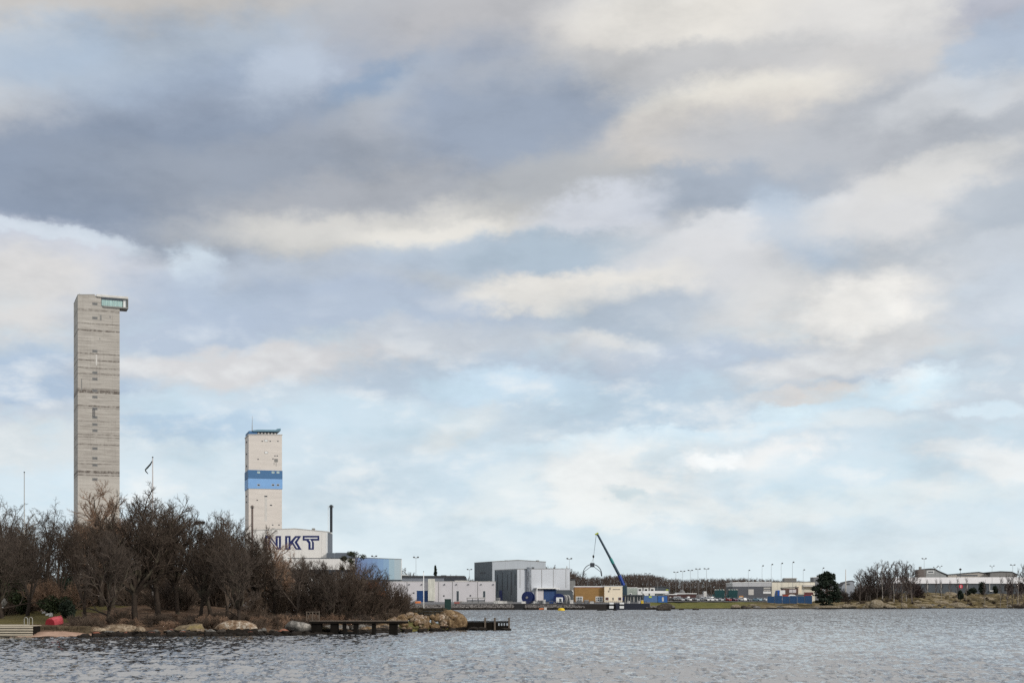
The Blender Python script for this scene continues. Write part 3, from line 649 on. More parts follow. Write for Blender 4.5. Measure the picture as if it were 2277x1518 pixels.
rock(634, 689, 1379, 1407, 134, GREYROCK, 'grey boulder at the left end of the long jetty', 8, depth=0.8, rough=0.12)
rock(205, 318, 1387, 1416, 129, TANROCK, 'long flat tan rock slab sloping into the water', 12, depth=0.7, rough=0.16, skew=0.1, sub=5)
rock(180, 240, 1392, 1416, 128, TANROCK, 'lower brown rock at the end of the little sand beach', 13, depth=0.8, rough=0.25)
rock(300, 322, 1390, 1408, 128.5, TANROCK, 'small tan boulder against the right end of the flat rock slab', 14)
rock(322, 352, 1400, 1416, 129, DARKROCK, 'dark low rock between the flat slab and the lichen boulder', 15)
rock(975, 1036, 1355, 1400, 156, GOLDROCK, 'tall golden boulder at the tip of the point', 18, depth=0.9, rough=0.14, skew=-0.15, sub=5)
rock(615, 640, 1397, 1409, 132, REDROCK, 'small reddish stone at the waterline left of the grey boulder', 21)
rock(688, 734, 1390, 1410, 136, LICHENROCK, 'mossy brown rock lying under the left part of the jetty', 22, depth=0.7)
rock(455, 482, 1399, 1416, 129.5, GREYROCK, 'small grey rock wedged between the two big boulders', 23)
rock(1440 + 16, 1440 + 54, 1340, 1357.5, 560, DARKROCK, 'dark skerry with a pale bird-stained top standing out in the water', 24, depth=0.6, group='skerries by the far shore', skew=0.3)
rock(1540, 1554, 1351, 1356, 610, DARKROCK, 'small low skerry in front of the green shore', 25, depth=0.6, group='skerries by the far shore')
rock(1510, 1522, 1353, 1356.5, 600, DARKROCK, 'smallest skerry right of the dark skerry', 26, depth=0.6, group='skerries by the far shore')
for i, (a, b_, t) in enumerate(((186, 196, 1375), (192, 206, 1380), (176, 190, 1378))):
    rock(a, b_, t, t + 11, 132 + i, WHITEROCK, ('white stone at the foot of the dark many-stemmed tree, leftmost of three', 'white flat stone at the foot of the dark many-stemmed tree, nearest of three', 'white stone at the foot of the dark many-stemmed tree, half behind the others')[i], 30 + i, 'stone', 'stone', 'white stones under the grove', sub=3)
for i in range(12):
    px = 88 + RT.random() * 24; t = 1352 + RT.random() * 14
    rock(px, px + RT.uniform(6, 11), t, t + 6, 137 - (t - 1352) * 0.25, WHITEROCK, 'white stone in the heap behind the red boat', 40 + i, 'stone', 'stone', 'heap of white stones', sub=2)
rock(32, 44, 1338, 1350, 150, GREYROCK, 'round pale stone under the bushes at the top of the lawn', 60, 'stone', 'stone', 'stones on the lawn edge', sub=3)
rock(52, 76, 1338, 1358, 148, GREYROCK, 'mossy grey boulder at the top of the lawn', 61, group='stones on the lawn edge')
rock(-6, 14, 1328, 1345, 152, GREYROCK, 'grey boulder at the left picture edge above the lawn', 62, group='stones on the lawn edge')
rock(158, 180, 1370, 1386, 136, DARKROCK, 'dark boulder between the red boat and the white stones', 63, group='stones on the lawn edge')
# small stones along the waterline
def waterline(px):
    for (p0, d0), (p1, d1) in zip(PEN[:15], PEN[1:16]):
        if p0 <= px <= p1: return d0 + (d1 - d0) * (px - p0) / (p1 - p0)
    return 160
SM = [rock_mesh('shore_stone', 100 + i, 1, 0.9, 0.75, m_, 0.3, 8, 2) for i, m_ in enumerate((GREYROCK, DARKROCK, TANROCK, DARKROCK, GREYROCK, REDROCK, TANROCK, GREYROCK))]
for i in range(150):
    px = RT.uniform(172, 690); D = waterline(px) + RT.uniform(-1.1, 2.4); x = X(px, D)
    o = bpy.data.objects.new('shore_stone', RT.choice(SM)); COL.objects.link(o); s = RT.uniform(0.14, 0.48)
    o.location = (x, D, max(gz(x, D), -0.05) + s * 0.25); o.scale = (s * RT.uniform(.9, 1.6), s, s); o.rotation_euler = (RT.gauss(0, .3), RT.gauss(0, .3), RT.random() * 6)
    tag(o, 'small loose stone along the waterline of the near bank', 'stone', 'small stones at the near waterline')
RP = [rock_mesh('riprap_stone', 200 + i, 1, 0.9, 0.8, m_, 0.3, 9, 2) for i, m_ in enumerate((GOLDROCK, GOLDROCK, TANROCK, GOLDROCK, ORANGEROCK))]
for i in range(150):
    px = RT.uniform(838, 1012); t = RT.random(); D = waterline(px) + 0.2 + t * 4.2; x = X(px, D); tz = -0.1 + t * 1.75 * min(1, (px - 815) / 80)
    o = bpy.data.objects.new('riprap_stone', RT.choice(RP)); COL.objects.link(o); s = RT.uniform(0.22, 0.46)
    o.location = (x, D, max(tz, gz(x, D) - 0.1) + 0.1); o.scale = (s * RT.uniform(.9, 1.5), s, s); o.rotation_euler = (RT.gauss(0, .4), RT.gauss(0, .4), RT.random() * 6)
    tag(o, 'golden stone in the bank of heaped stones at the point', 'stone', 'heaped stones protecting the point')
for i in range(60):
    px = RT.uniform(694, 880); D = waterline(px) + RT.uniform(0.2, 3.6); x = X(px, D)
    o = bpy.data.objects.new('riprap_stone', RT.choice(RP + SM + SM)); COL.objects.link(o); s = RT.uniform(0.25, 0.55)
    o.location = (x, D, max(gz(x, D), 0) + s * 0.3); o.scale = (s * 1.4, s, s); o.rotation_euler.z = RT.random() * 6
    tag(o, 'stone in the gloom under the long jetty', 'stone', 'stones under the jetty')

for i in range(46):
    px = 690 + i * 4.3 + RT.uniform(-2, 2); D = waterline(px) - RT.uniform(0.3, 1.6); x = X(px, D)
    o = bpy.data.objects.new('shore_stone', SM[RT.choice((1, 3))]); COL.objects.link(o); s = RT.uniform(0.28, 0.55)
    o.location = (x, D, 0.02); o.scale = (s * RT.uniform(1, 1.7), s, s * .8); o.rotation_euler.z = RT.random() * 6
    tag(o, 'dark wet stone in the water along the front of the long jetty', 'stone', 'wet stones before the jetty')
# ------------------------------------------------------------------ jetties, dock, walls
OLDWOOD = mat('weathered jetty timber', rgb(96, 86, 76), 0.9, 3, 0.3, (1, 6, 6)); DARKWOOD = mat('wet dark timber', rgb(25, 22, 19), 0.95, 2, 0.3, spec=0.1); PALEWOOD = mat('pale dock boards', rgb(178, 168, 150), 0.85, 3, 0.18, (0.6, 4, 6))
STEEL = mat('galvanised steel', rgb(152, 150, 144), 0.5, 3, 0.12, metal=0.3)
D = 135.5
t = thing('jetty', 'long low timber jetty on dark piers along the near bank', 'jetty', (X(690, D), D, 0)); L = X(906, D) - X(690, D)
zd = Z(1379, D)
mb = MB()
n = 62
for i in range(n): mb.box(i * L / n + 0.008, (i + 1) * L / n - 0.008, -0.7, 0.9, zd - 0.07, zd + RT.uniform(-.01, .012))
mb.build('deck', OLDWOOD, t)
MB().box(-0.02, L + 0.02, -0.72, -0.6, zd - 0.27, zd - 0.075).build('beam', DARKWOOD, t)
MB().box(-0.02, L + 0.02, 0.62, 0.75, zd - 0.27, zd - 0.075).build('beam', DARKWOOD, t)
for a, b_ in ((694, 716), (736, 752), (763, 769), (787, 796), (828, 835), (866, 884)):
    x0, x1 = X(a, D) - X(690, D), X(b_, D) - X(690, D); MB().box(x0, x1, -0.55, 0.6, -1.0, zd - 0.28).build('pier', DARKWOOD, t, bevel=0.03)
mb = MB(); zr = Z(1359, D)
r0, r1, r2 = X(684, D) - X(690, D), X(697, D) - X(690, D), X(712, D) - X(690, D)
for x in (r0, r1, r2): mb.box(x - 0.035, x + 0.035, -0.66, -0.59, zd, zr + (0.05 if x == r2 else 0))
mb.box(r0, r2, -0.655, -0.6, zr - 0.06, zr)
for a, b_ in ((r0, (r0 + r1) / 2), ((r0 + r1) / 2, r1), (r1, (r1 + r2) / 2), ((r1 + r2) / 2, r2)):
    mb.tube([(a, -0.62, zr - 0.1), (b_, -0.62, zd + 0.06)], 0.022, 5); mb.tube([(b_, -0.635, zr - 0.1), (a + 0.1, -0.635, zd + 0.06)], 0.018, 5)
mb.build('railing', OLDWOOD, t)
D = 158
t = thing('jetty', 'short dark timber jetty with three mooring posts running out from the point', 'jetty', (X(1026, D), D, 0)); x_ = lambda px: X(px, D) - X(1026, D)
zt = Z(1380, D)
mb = MB()
for i in range(30): mb.box(i * x_(1134) / 30 + .01, (i + 1) * x_(1134) / 30 - .01, -0.8, 0.9, zt - .08, zt)
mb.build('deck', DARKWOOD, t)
mb = MB(); mb.box(0, x_(1108), -0.82, -0.7, -0.6, zt - 0.09); mb.box(x_(1108), x_(1131), -0.82, -0.7, Z(1384.5, D), zt - 0.09); mb.box(x_(1108), x_(1131), -0.82, -0.7, -0.6, Z(1390, D))
for a in (1111, 1117, 1123): mb.box(x_(a), x_(a + 3), -0.815, -0.71, Z(1390, D), Z(1384.5, D))
mb.build('crib_wall', DARKWOOD, t)
for a in (1079, 1100.5, 1132): MB().box(x_(a - 2), x_(a + 2), -0.98, -0.78, -0.8, Z(1372, D)).build('mooring_post', OLDWOOD, t, bevel=0.02)
for i, (a, b_) in enumerate(((1040, 1066), (1062, 1084), (1112, 1137))): rock(a, b_, 1393 + (i == 2) * 2, 1402, 155.5, DARKROCK, ('dark flat rock in the water beside the golden boulder', 'dark rock below the middle of the short jetty', 'dark rock at the outer end of the short jetty')[i], 70 + i)
D = 123
t = thing('bathing_dock', 'pale slatted bathing dock cut by the left picture edge', 'dock', (X(-60, D), D, 0)); x_ = lambda px: X(px, D) - X(-60, D)
zt = Z(1390, D)
mb = MB()
for i in range(7): mb.box(0, x_(72), 0.0 + i * 0.34, 0.32 + i * 0.34, zt - 0.05, zt)
mb.build('deck', PALEWOOD, t)
mb = MB()
for i, py in enumerate((1392, 1397.3, 1403, 1408.5, 1413)): mb.box(-0.01, x_(73.5), -0.06 - i * 0.012, -0.02 - i * 0.012, Z(py + 3.4, D), Z(py, D))
mb.build('skirt_boards', PALEWOOD, t)
MB().box(0, x_(70), 0.06, 2.3, 0.02, zt - 0.06).build('frame', DARKWOOD, t)
MB().box(0, x_(40), -0.15, 1.8, -0.45, 0.14).build('float', DARKWOOD, t)
MB().box(0, x_(34), 2.5, 3.6, 0.3, Z(1388, D + 2.4)).build('upper_step', PALEWOOD, t)
mb = MB(); zr = Z(1371.5, D + 0.5)
for a in (49.5, 57):
    w_ = x_(a + 7.5) - x_(a)
    pts = [(x_(a) + w_ / 2 - w_ / 2 * math.cos(q), 0.5 + (a > 50) * 0.4, zr - 0.2 + 0.2 * math.sin(q)) for q in np.linspace(0, math.pi, 9)]
    mb.tube([(pts[0][0], pts[0][1], zt)] + pts + [(pts[-1][0], pts[-1][1], zt)], 0.028, 6)
mb.build('ladder_rail', STEEL, t)
# shore wall of cut stone beside the dock
t = None
mb = MB(); D = 127
xw = X(74, D)
while xw < X(174, D):
    lw = RT.uniform(0.5, 1.1)
    for k in range(2): mb.box(xw + 0.012 + k * 0.05, xw + lw - 0.012 + k * 0.05, RT.uniform(-0.05, 0.03), 0.6, Z(1404, D) + k * 0.27 - .3 * (k == 0), Z(1404, D) + k * 0.27 + 0.255)
    xw += lw
o = mb.build('stone_wall', rock_mat('mossy wall stone', rgb(64, 56, 44), rgb(86, 76, 60), rgb(112, 100, 82), 0.05), None, (0, D, 0), bevel=0.025); tag(o, 'low wall of cut stones between the bathing dock and the flat rock slab', 'wall')
# dark drystone wall on the point
mb = MB(); D = 163; r_ = random.Random(5); xw = X(862, D)
while xw < X(984, D):
    lw = r_.uniform(0.4, 0.9); zz = 1.2
    while zz < Z(1355 + r_.uniform(-3, 3), D):
        hh = r_.uniform(0.22, 0.36); mb.box(xw + .01, xw + lw - .01, r_.uniform(-.08, .08), 0.7, zz, zz + hh - .012); zz += hh
    xw += lw
o = mb.build('stone_wall', rock_mat('dark mossy wall stone', rgb(38, 34, 28), rgb(56, 50, 40), rgb(84, 76, 62), 0.05), None, (0, D, 0), bevel=0.04); tag(o, 'dark dry stone wall along the back of the point', 'wall')
rock(848, 864, 1355, 1371, 158, GREYROCK, 'upright grey stone at the left end of the dark stone wall', 80, depth=0.6)

# ------------------------------------------------------------------ boats, poles, box
def hull(L, B, Hh, n=14):
    """upturned open boat lying on its gunwales, bow towards +y, lapped strakes"""
    mb = MB(); k = 13; rows = []
    for i in range(n + 1):
        t_ = i / n; y = t_ * L; bw = B / 2 * (0.82 + 0.18 * math.sin(min(t_ * 2.2, 1) * math.pi / 2)) * (1 if t_ < .5 else max(0.03, 1 - ((t_ - .5) / .5) ** 2.2)); hh = Hh * (0.92 + 0.08 * math.sin(t_ * 3.14)) * (1 if t_ < .7 else 1 - 0.35 * ((t_ - .7) / .3) ** 2)
        rows.append([(bw * math.copysign(abs(math.cos(math.pi * (1 - j / (k - 1)))) ** 0.75, math.cos(math.pi * (1 - j / (k - 1)))), y, hh * math.sin(math.pi * j / (k - 1)) ** 0.62 + (0.02 if j % 2 else 0)) for j in range(k)])
    vs = [p for r in rows for p in r]
    fs = [(i * k + j, i * k + j + 1, (i + 1) * k + j + 1, (i + 1) * k + j) for i in range(n) for j in range(k - 1)]
    fs.append(tuple(range(k - 1, -1, -1)))
    return mb.add(vs, fs)
RED = mat('faded red boat paint', rgb(182, 76, 84), 0.6, 2, 0.22); DRED = mat('darker red transom', rgb(140, 34, 42), 0.5, 2, 0.15); WHITE = mat('white paint', rgb(226, 226, 224), 0.5, 1, 0.06); BLACK = mat('black rubber or iron', rgb(30, 30, 32), 0.6, 2, 0.2)
D = ground_D(122, 1388) or 130
x = X(122, D); t = thing('rowing_boat', 'red rowing boat lying upturned on the bank above the stone wall', 'boat', (x - 0.35, D - .3, gz(x - 0.35, D - .3) - 0.02), R(-14))
mb = hull(2.1, 1.08, 0.64); mb.build('hull', RED, t)
MB().box(-0.035, 0.035, 0.1, 1.9, 0.61, 0.67).build('keel', RED, t)
MB().prism([(-0.5, 0.0), (0.5, 0.0), (0.42, 0.4), (0.2, 0.55), (-0.2, 0.55), (-0.42, 0.4)], -0.05, -0.003).build('transom', DRED, t)
t.rotation_euler.x = R(6); t.rotation_euler.y = R(4)
D = 146
t = thing('white_dinghy', 'white dinghy bow poking in at the left edge of the lawn', 'boat', (X(9, D) + 0.1, D, Z(1352.5, D)), R(98)); t.rotation_euler.z = R(-82)
MB().add([(0, 0, 0), (0, -0.55, 0.1), (0, 0.55, 0.1), (-2.2, -0.7, 0.3), (-2.2, 0.7, 0.3), (-2.2, -0.4, -0.1), (-2.2, 0.4, -0.1)], [(0, 1, 3, 5), (0, 6, 4, 2), (0, 5, 6), (1, 2, 4, 3), (3, 4, 6, 5), (0, 2, 1)]).build('hull', WHITE, t)
t.rotation_euler.z = 0

def pole(px, ptop, D, label, r=0.05, zb=None, m=None, cat='pole', name='flagpole', ball=0.09, group=None):
    x = X(px, D); z0 = gz(x, D) if zb is None else zb; t = thing(name, label, cat, (x, D, z0), 0, group); h = Z(ptop, D) - z0
    MB().tube([(0, 0, -0.3), (0, 0, h * 0.5), (0, 0, h)], [r, r * 0.9, r * 0.6], 8).build('pole', m or WHITE, t, smooth=True)
    if ball: MB().lathe([(0.01, h), (ball, h + ball * 0.6), (ball, h + ball * 1.3), (0.01, h + ball * 2)], 8).build('finial', BLACK, t, smooth=True)
    return t, h
pole(54, 1051, 176, 'thin grey pole with a dark finial standing behind the left trees', 0.07, m=STEEL)
t, h = pole(339.5, 1018, 160, 'tall white flagpole flying a dark pennant behind the big crooked oak', 0.1, m=mat('pale grey pole', rgb(176, 172, 170), 0.6))
pole(942, 1271, 166, 'short white flagpole on the point, in front of the blue door', 0.065, ball=0.05)
PEN_M = mat('dark green pennant cloth', rgb(38, 46, 44), 0.9, 2, 0.3)
mb = MB(); D = 160; q = [(339, 1022, 339, 1026), (333, 1030, 334.5, 1033.5), (326, 1038, 327.5, 1042), (322.3, 1043.5, 325, 1044.5), (323.5, 1048, 325.8, 1047), (328.5, 1053.5, 329.5, 1052.5)]
vs = []; 
for i, (a, b_, c_, d_) in enumerate(q):
    for (u, v) in ((a, b_), (c_, d_)):
        for dy in (-0.012, 0.012): vs.append((X(u, D) - X(339.5, D), dy + 0.12 * math.sin(i * 1.3), Z(v, D) - t.location.z))
fs = []
for i in range(len(q) - 1):
    o_ = i * 4; e = o_ + 4; fs += [(o_, o_ + 2, e + 2, e), (o_ + 1, e + 1, e + 3, o_ + 3), (o_, e, e + 1, o_ + 1), (o_ + 2, o_ + 3, e + 3, e + 2)]
mb.add(vs, fs); pn = mb.build('pennant', PEN_M, None, (X(339.5, D), D, t.location.z)); tag(pn, 'long dark pennant hanging folded from the top of the tall white flagpole', 'pennant')
D = 230; x = X(444, D); g = 3.2
t = thing('floodlight_mast', 'mast with one long dark floodlight bar rising out of the grove', 'mast', (x, D, g))
MB().tube([(0, 0, -0.5), (0, 0, Z(1164, D) - g)], [0.14, 0.09], 8).build('pole', STEEL, t, smooth=True)
MB().box(-0.82, 0.82, -0.22, 0.22, Z(1165, D) - g, Z(1158, D) - g).build('lamp_bar', BLACK, t, bevel=0.04)
D = 164; x = X(996, D); g = gz(x, D)
GREENBOX = mat('dark green painted steel', rgb(26, 54, 50), 0.5, 2, 0.15)
t = thing('cabinet', 'dark green cabinet standing on the tip of the point', 'cabinet', (x, D, g)); hc = Z(1331, D) - g; wb = 7 / F * D
MB().box(-wb, wb, -0.3, 0.3, -0.1, hc - 0.07).build('body', GREENBOX, t, bevel=0.02)
MB().box(-wb - 0.03, wb + 0.03, -0.34, 0.34, hc - 0.067, hc).build('lid', GREENBOX, t, bevel=0.02)
MB().box(-wb * 0.85, wb * 0.85, -0.32, -0.305, 0.1, hc - 0.15).build('door', GREENBOX, t)

# ------------------------------------------------------------------ evergreen shrubs and leaf clumps
def leaf_mat(name, c, v=0.45):
    m, nt, b = new_mat(name)
    n = noise_f(nt, coords(nt, 'Object'), 1.6, 3, 0.7); col = ramp(nt, n.outputs[0], [(0.3, darker(c, 1 - v)), (0.7, darker(c, 1 + v))])
    nt.links.new(col, b.inputs['Base Color']); b.inputs['Roughness'].default_value = 0.7; b.inputs['Specular IOR Level'].default_value = 0.25; return m
LEAF = leaf_mat('dark evergreen leaves', rgb(52, 60, 36)); LEAF2 = leaf_mat('dark green needles', rgb(36, 46, 34)); IVY = leaf_mat('dark ivy leaves', rgb(50, 54, 36)); DEADLEAF = leaf_mat('dead brown oak leaves', rgb(92, 60, 40))
def leaves_mesh(name, lobes, n, size, m, seed=1, hollow=0.55):
    r = np.random.default_rng(seed); W = np.array([l[3] * l[4] * l[5] for l in lobes]) ** 0.66; W /= W.sum()
    k = r.choice(len(lobes), n, p=W); Lb = np.array(lobes)[k]
    d = r.normal(size=(n, 3)); d /= np.linalg.norm(d, axis=1)[:, None]; rad = hollow + (1 - hollow) * r.random(n) ** 0.6
    rad *= 1 + 0.18 * np.sin(d[:, 0] * 7 + k) * np.sin(d[:, 1] * 6 + k * 2) + r.normal(0, .06, n)
    c = Lb[:, :3] + d * Lb[:, 3:] * rad[:, None]
    a = r.normal(size=(n, 3)); a /= np.linalg.norm(a, axis=1)[:, None]; b = np.cross(a, r.normal(size=(n, 3))); b /= np.linalg.norm(b, axis=1)[:, None]
    s = size * r.uniform(0.6, 1.4, n)[:, None]; V = np.stack([c - a * s, c + b * s * 0.45, c + a * s, c - b * s * 0.45], 1).reshape(-1, 3)
    return mesh_np(name, V, np.arange(4 * n).reshape(n, 4), m)
def evergreen(label, px, D, w_, ptop, zb, m=None, name='evergreen_shrub', cat='shrub', n=2600, size=0.13, seed=1, group=None):
    x = X(px, D); h = Z(ptop, D) - zb; t = thing(name, label, cat, (x, D, zb), 0, group); wx = w_ / 2 / F * D; r = random.Random(seed)
    lob = [(r.gauss(0, wx * .35), r.gauss(0, wx * .3), h * r.uniform(0.25, 0.72), wx * r.uniform(.4, .62), wx * r.uniform(.4, .6), h * r.uniform(.2, .32)) for _ in range(7)] + [(0, 0, h * .5, wx * .6, wx * .6, h * .5)]
    o = bpy.data.objects.new('foliage', leaves_mesh('foliage', lob, n, size, m or LEAF, seed)); COL.objects.link(o); o.parent = t
    MB().tube([(0, 0, -0.2), (0.02, 0, h * 0.6)], [0.05 + h * 0.01, 0.02], 6).build('stem', BARK, t)
    return t
for i, (px, D, w_, pt, lab) in enumerate(((48, 153, 44, 1310, 'dark evergreen shrub above the pale round stone on the lawn'), (115, 146, 60, 1322, 'wide dark evergreen shrub above the heap of white stones'), (150, 143, 40, 1333, 'grey green shrub right of the wide evergreen'), (8, 156, 46, 1262, 'tall dark evergreen at the left picture edge'),
        (150, 160, 60, 1265, 'dark evergreen among the bare trunks below the tall tower'), (395, 158, 44, 1302, 'dark evergreen mass between the trunks right of the big oak'), (20, 158, 60, 1215, 'mossy ivy covered stump of green at the left edge'))):
    evergreen(lab, px, D, w_, pt, gz(X(px, D), D), (LEAF, LEAF, LEAF2, LEAF, LEAF2, IVY, IVY)[i], seed=80 + i, n=3200, size=0.12, group='evergreens inside the left grove')
# clotted dark growth in the top of one tree near the right end, dead leaves kept on another
for px, D, w_, pt, pb, m_, lab, nm in ((778, 149.8, 56, 1229, 1262, IVY, 'dark tangle of ivy high in a tree near the right end of the grove', 'ivy_tangle'), (806, 155, 84, 1283, 1330, DEADLEAF, 'patch of dead brown leaves still hanging on the rust brown tree', 'dead_leaves')):
    x = X(px, D); zc = (Z(pt, D) + Z(pb, D)) / 2; wx = w_ / 2 / F * D; hz = (Z(pt, D) - Z(pb, D)) / 2; r = random.Random(px)
    lob = [(r.gauss(0, wx * .5), r.gauss(0, .6), r.gauss(0, hz * .5), wx * r.uniform(.2, .4), 0.6, hz * r.uniform(.25, .5)) for _ in range(9)]
    o = bpy.data.objects.new(nm, leaves_mesh(nm, lob, 1500, 0.085, m_, 5, 0.1)); COL.objects.link(o); o.location = (x, D, zc); tag(o, lab, 'ivy' if nm[0] == 'i' else 'leaves')
# ------------------------------------------------------------------ far side: buildings
class Bld:
    def __init__(s, name, label, cat, pxc, D, pxr, base, rot=0.0, pxl=None, depth=12.0, group=None):
        a = R(rot); s.u = (math.cos(a), math.sin(a)); s.v = (-math.sin(a), math.cos(a)); s.ox, s.oy = X(pxc, D), D
        s.zb = Z(base, D); s.D = D; s.w = s.s(pxr); s.base = base; s.pxc, s.pxr = pxc, pxr
        if pxl is not None:
            k = (pxl - CX) / F; depth = (k * s.oy - s.ox) / (s.v[0] - k * s.v[1])
        s.d = depth; s.t = thing(name, label, cat, (s.ox, D, s.zb), a, group)
    def s(s, px):
        k = (px - CX) / F; return (k * s.oy - s.ox) / (s.u[0] - k * s.u[1])
    def z(s, py, u): return Z(py, s.oy + u * s.u[1]) - s.zb
    def P(s, px, py): u = s.s(px); return (u, s.z(py, u))
    def wall(s, prof, m, name='wall', y0=0.0, y1=None, down=2.5):
        p = [s.P(*q) for q in prof]; return MB().prism(p + [(p[-1][0], -down), (p[0][0], -down)], y0, s.d if y1 is None else y1).build(name, m, s.t)
    def roof(s, prof, th, m, over=0.25, name='roof', y0=None, y1=None):
        p = [s.P(*q) for q in prof]; p[0] = (p[0][0] - over, p[0][1]); p[-1] = (p[-1][0] + over, p[-1][1])
        return MB().prism([(x, z + 0.004) for x, z in p] + [(x, z + th) for x, z in p[::-1]], -over if y0 is None else y0, s.d + over if y1 is None else y1).build(name, m, s.t)
    def rect(s, x0, y0, x1, y1, m, name, out=0.06, back=0.1, parent=None):
        u0, u1 = s.s(x0), s.s(x1); zt, zb_ = s.z(y0, u0), s.z(y1, u0)
        return MB().box(u0, u1, -out, back, zb_, zt).build(name, m, parent or s.t)
    def window(s, x0, y0, x1, y1, frame, pane, out=0.05, name='window'):
        w_ = s.rect(x0, y0, x1, y1, frame, name, out); k = (x1 - x0) * 0.1
        s.rect(x0 + k, y0 + k, x1 - k, y1 - k, pane, 'pane', out + 0.012, -out + 0.01 if False else 0.0, w_); return w_
    def sider(s, y0, y1, z0, z1, m, name, right=False, out=0.06):
        """panel on the left or right side wall, local depth y0..y1"""
        x = s.w if right else 0.0; return MB().box(x - (0.1 if right else out), x + (out if right else 0.1), y0, y1, z0, z1).build(name, m, s.t)

def concrete_tower_mat():
    m, nt, b = new_mat('raw board marked concrete')
    P = coords(nt, 'Object'); s = N(nt, 'ShaderNodeSeparateXYZ'); nt.links.new(P, s.inputs[0])
    n1 = noise_f(nt, coords(nt, 'Object', (0.05, 0.05, 0.9)), 1.0, 5, 0.65); n2 = noise_f(nt, coords(nt, 'Object', (0.35, 0.35, 0.6)), 1.0, 4, 0.7); n3 = noise_f(nt, coords(nt, 'Object', (0.12, 0.12, 3.2)), 1.0, 3, 0.6)
    col = ramp(nt, n1.outputs[0], [(0.32, rgb(150, 144, 137)), (0.5, rgb(171, 165, 157)), (0.68, rgb(187, 181, 173))])
    col = mixc(nt, ramp(nt, n3.outputs[0], [(0.52, 0.0), (0.66, 0.55)]), col, rgb(132, 124, 116))
    col = mixc(nt, ramp(nt, n2.outputs[0], [(0.58, 0.0), (0.74, 0.4)]), col, rgb(128, 120, 112))
    n4 = noise_f(nt, coords(nt, 'Object', (0.7, 0.7, 0.035)), 1.0, 4, 0.65); col = mixc(nt, ramp(nt, n4.outputs[0], [(0.56, 0.0), (0.72, 0.45)]), col, rgb(118, 110, 103))
    # paler lower part where the concrete is newer
    lo = N(nt, 'ShaderNodeMapRange'); nt.links.new(s.outputs[2], lo.inputs[0])
    for i, v in ((1, T1Z(1075)), (2, T1Z(1050)), (3, 0.45), (4, 0.0)): lo.inputs[i].default_value = v
    col = mixc(nt, lo.outputs[0], col, rgb(200, 194, 185))
    wz = mathn(nt, 'ADD', s.outputs[2], mathn(nt, 'MULTIPLY', mathn(nt, 'SUBTRACT', n2.outputs[0], 0.5), 0.9))
    acc = None
    for py, hw, st in ((692, .7, .5), (722, .35, .6), (737, .55, .85), (788, .4, .7), (803, .45, .8), (820, .35, .7), (833, .35, .75), (866, .4, .6), (872, 1.1, .95), (904, .45, .9), (909, .3, .5), (938, .3, .4), (967, .4, .6), (973, .35, .5), (989, .45, .6), (1026, .3, .45), (1032, .4, .5), (1050, .9, .9), (1057, .5, .7), (760, .25, .35), (950, .25, .35)):
        d = mathn(nt, 'ABSOLUTE', mathn(nt, 'SUBTRACT', wz, T1Z(py))); f = mathn(nt, 'MULTIPLY', mathn(nt, 'LESS_THAN', d, hw), st)
        acc = f if acc is None else mathn(nt, 'MAXIMUM', acc, f)
    brk = ramp(nt, noise_f(nt, coords(nt, 'Object', (0.4, 0.4, 0.25)), 1.0, 3, 0.6).outputs[0], [(0.38, 0.25), (0.55, 1.0)])
    col = mixc(nt, mathn(nt, 'MULTIPLY', acc, brk), col, rgb(96, 88, 82))
    nt.links.new(col, b.inputs['Base Color']); b.inputs['Roughness'].default_value = 0.95; b.inputs['Specular IOR Level'].default_value = 0.2
    return m
TEAL = mat('teal glazed panel', rgb(150, 178, 176), 0.25, 0.8, 0.35, (1, 1, 0.2)); DKGLASS = mat('dark window glass', rgb(64, 70, 76), 0.15, 0.7, 0.3, spec=0.6); DKSTEEL = mat('dark grey steel', rgb(58, 62, 68), 0.5, 0.5, 0.2)
GREYFRAME = mat('grey window frame', rgb(126, 124, 120), 0.6); LIGHTCON = mat('pale concrete slab', rgb(196, 192, 186), 0.8, 0.4, 0.12); NAVY = mat('navy blue paint', rgb(28, 38, 92), 0.5, 0.4, 0.12)
SOFTPANE = mat('dusty window pane', rgb(98, 98, 98), 0.5, 0.9, 0.3)
# tall raw concrete tower
b1 = Bld('concrete_tower', 'very tall raw grey concrete tower with a glazed lookout box at its top corner', 'tower', 173, 923, 266, 1335, 21.8, pxl=164)
T1Z = lambda py: Z(py, 930) - b1.zb
CON = concrete_tower_mat()
b1.wall([(173, 655.5), (211, 655.5), (215, 662), (266, 664)], CON)
b1.roof([(173, 655.5), (210, 655.5)], 0.35, GREYFRAME, 0.1)
for py in (675, 706.5, 780, 828, 842, 868, 882, 908, 927, 943, 956.5, 996.5, 1018, 1033, 1065): b1.window(205, py - 3, 217, py + 3.2, GREYFRAME, SOFTPANE)
for (a, c, e, f) in ((222, 700, 226, 712), (243.5, 702, 246, 707), (221, 751, 223, 755)): b1.rect(a, c, e, f, GREYFRAME, 'patch', 0.03)
b1.rect(180.5, 842, 182.5, 868, GREYFRAME, 'pipe', 0.12); b1.rect(206, 909, 208, 926, DKSTEEL, 'pipe', 0.2); b1.rect(210, 909, 211.3, 926, DKSTEEL, 'pipe', 0.2); b1.rect(213, 788, 216, 812, LIGHTCON, 'run_off_streak', 0.02)
u0, u1 = b1.s(226), b1.s(285)
zt, z2, z3, z4 = (b1.z(p, 20) for p in (656.8, 662.5, 681, 684))
lk = MB().box(b1.s(214), u1, -0.9, 9, z2, zt).build('lookout_roof', LIGHTCON, b1.t, bevel=0.3)
lf = MB().box(b1.s(229), u1, -0.9, 9, z4, z3).build('lookout_floor', GREYFRAME, b1.t)
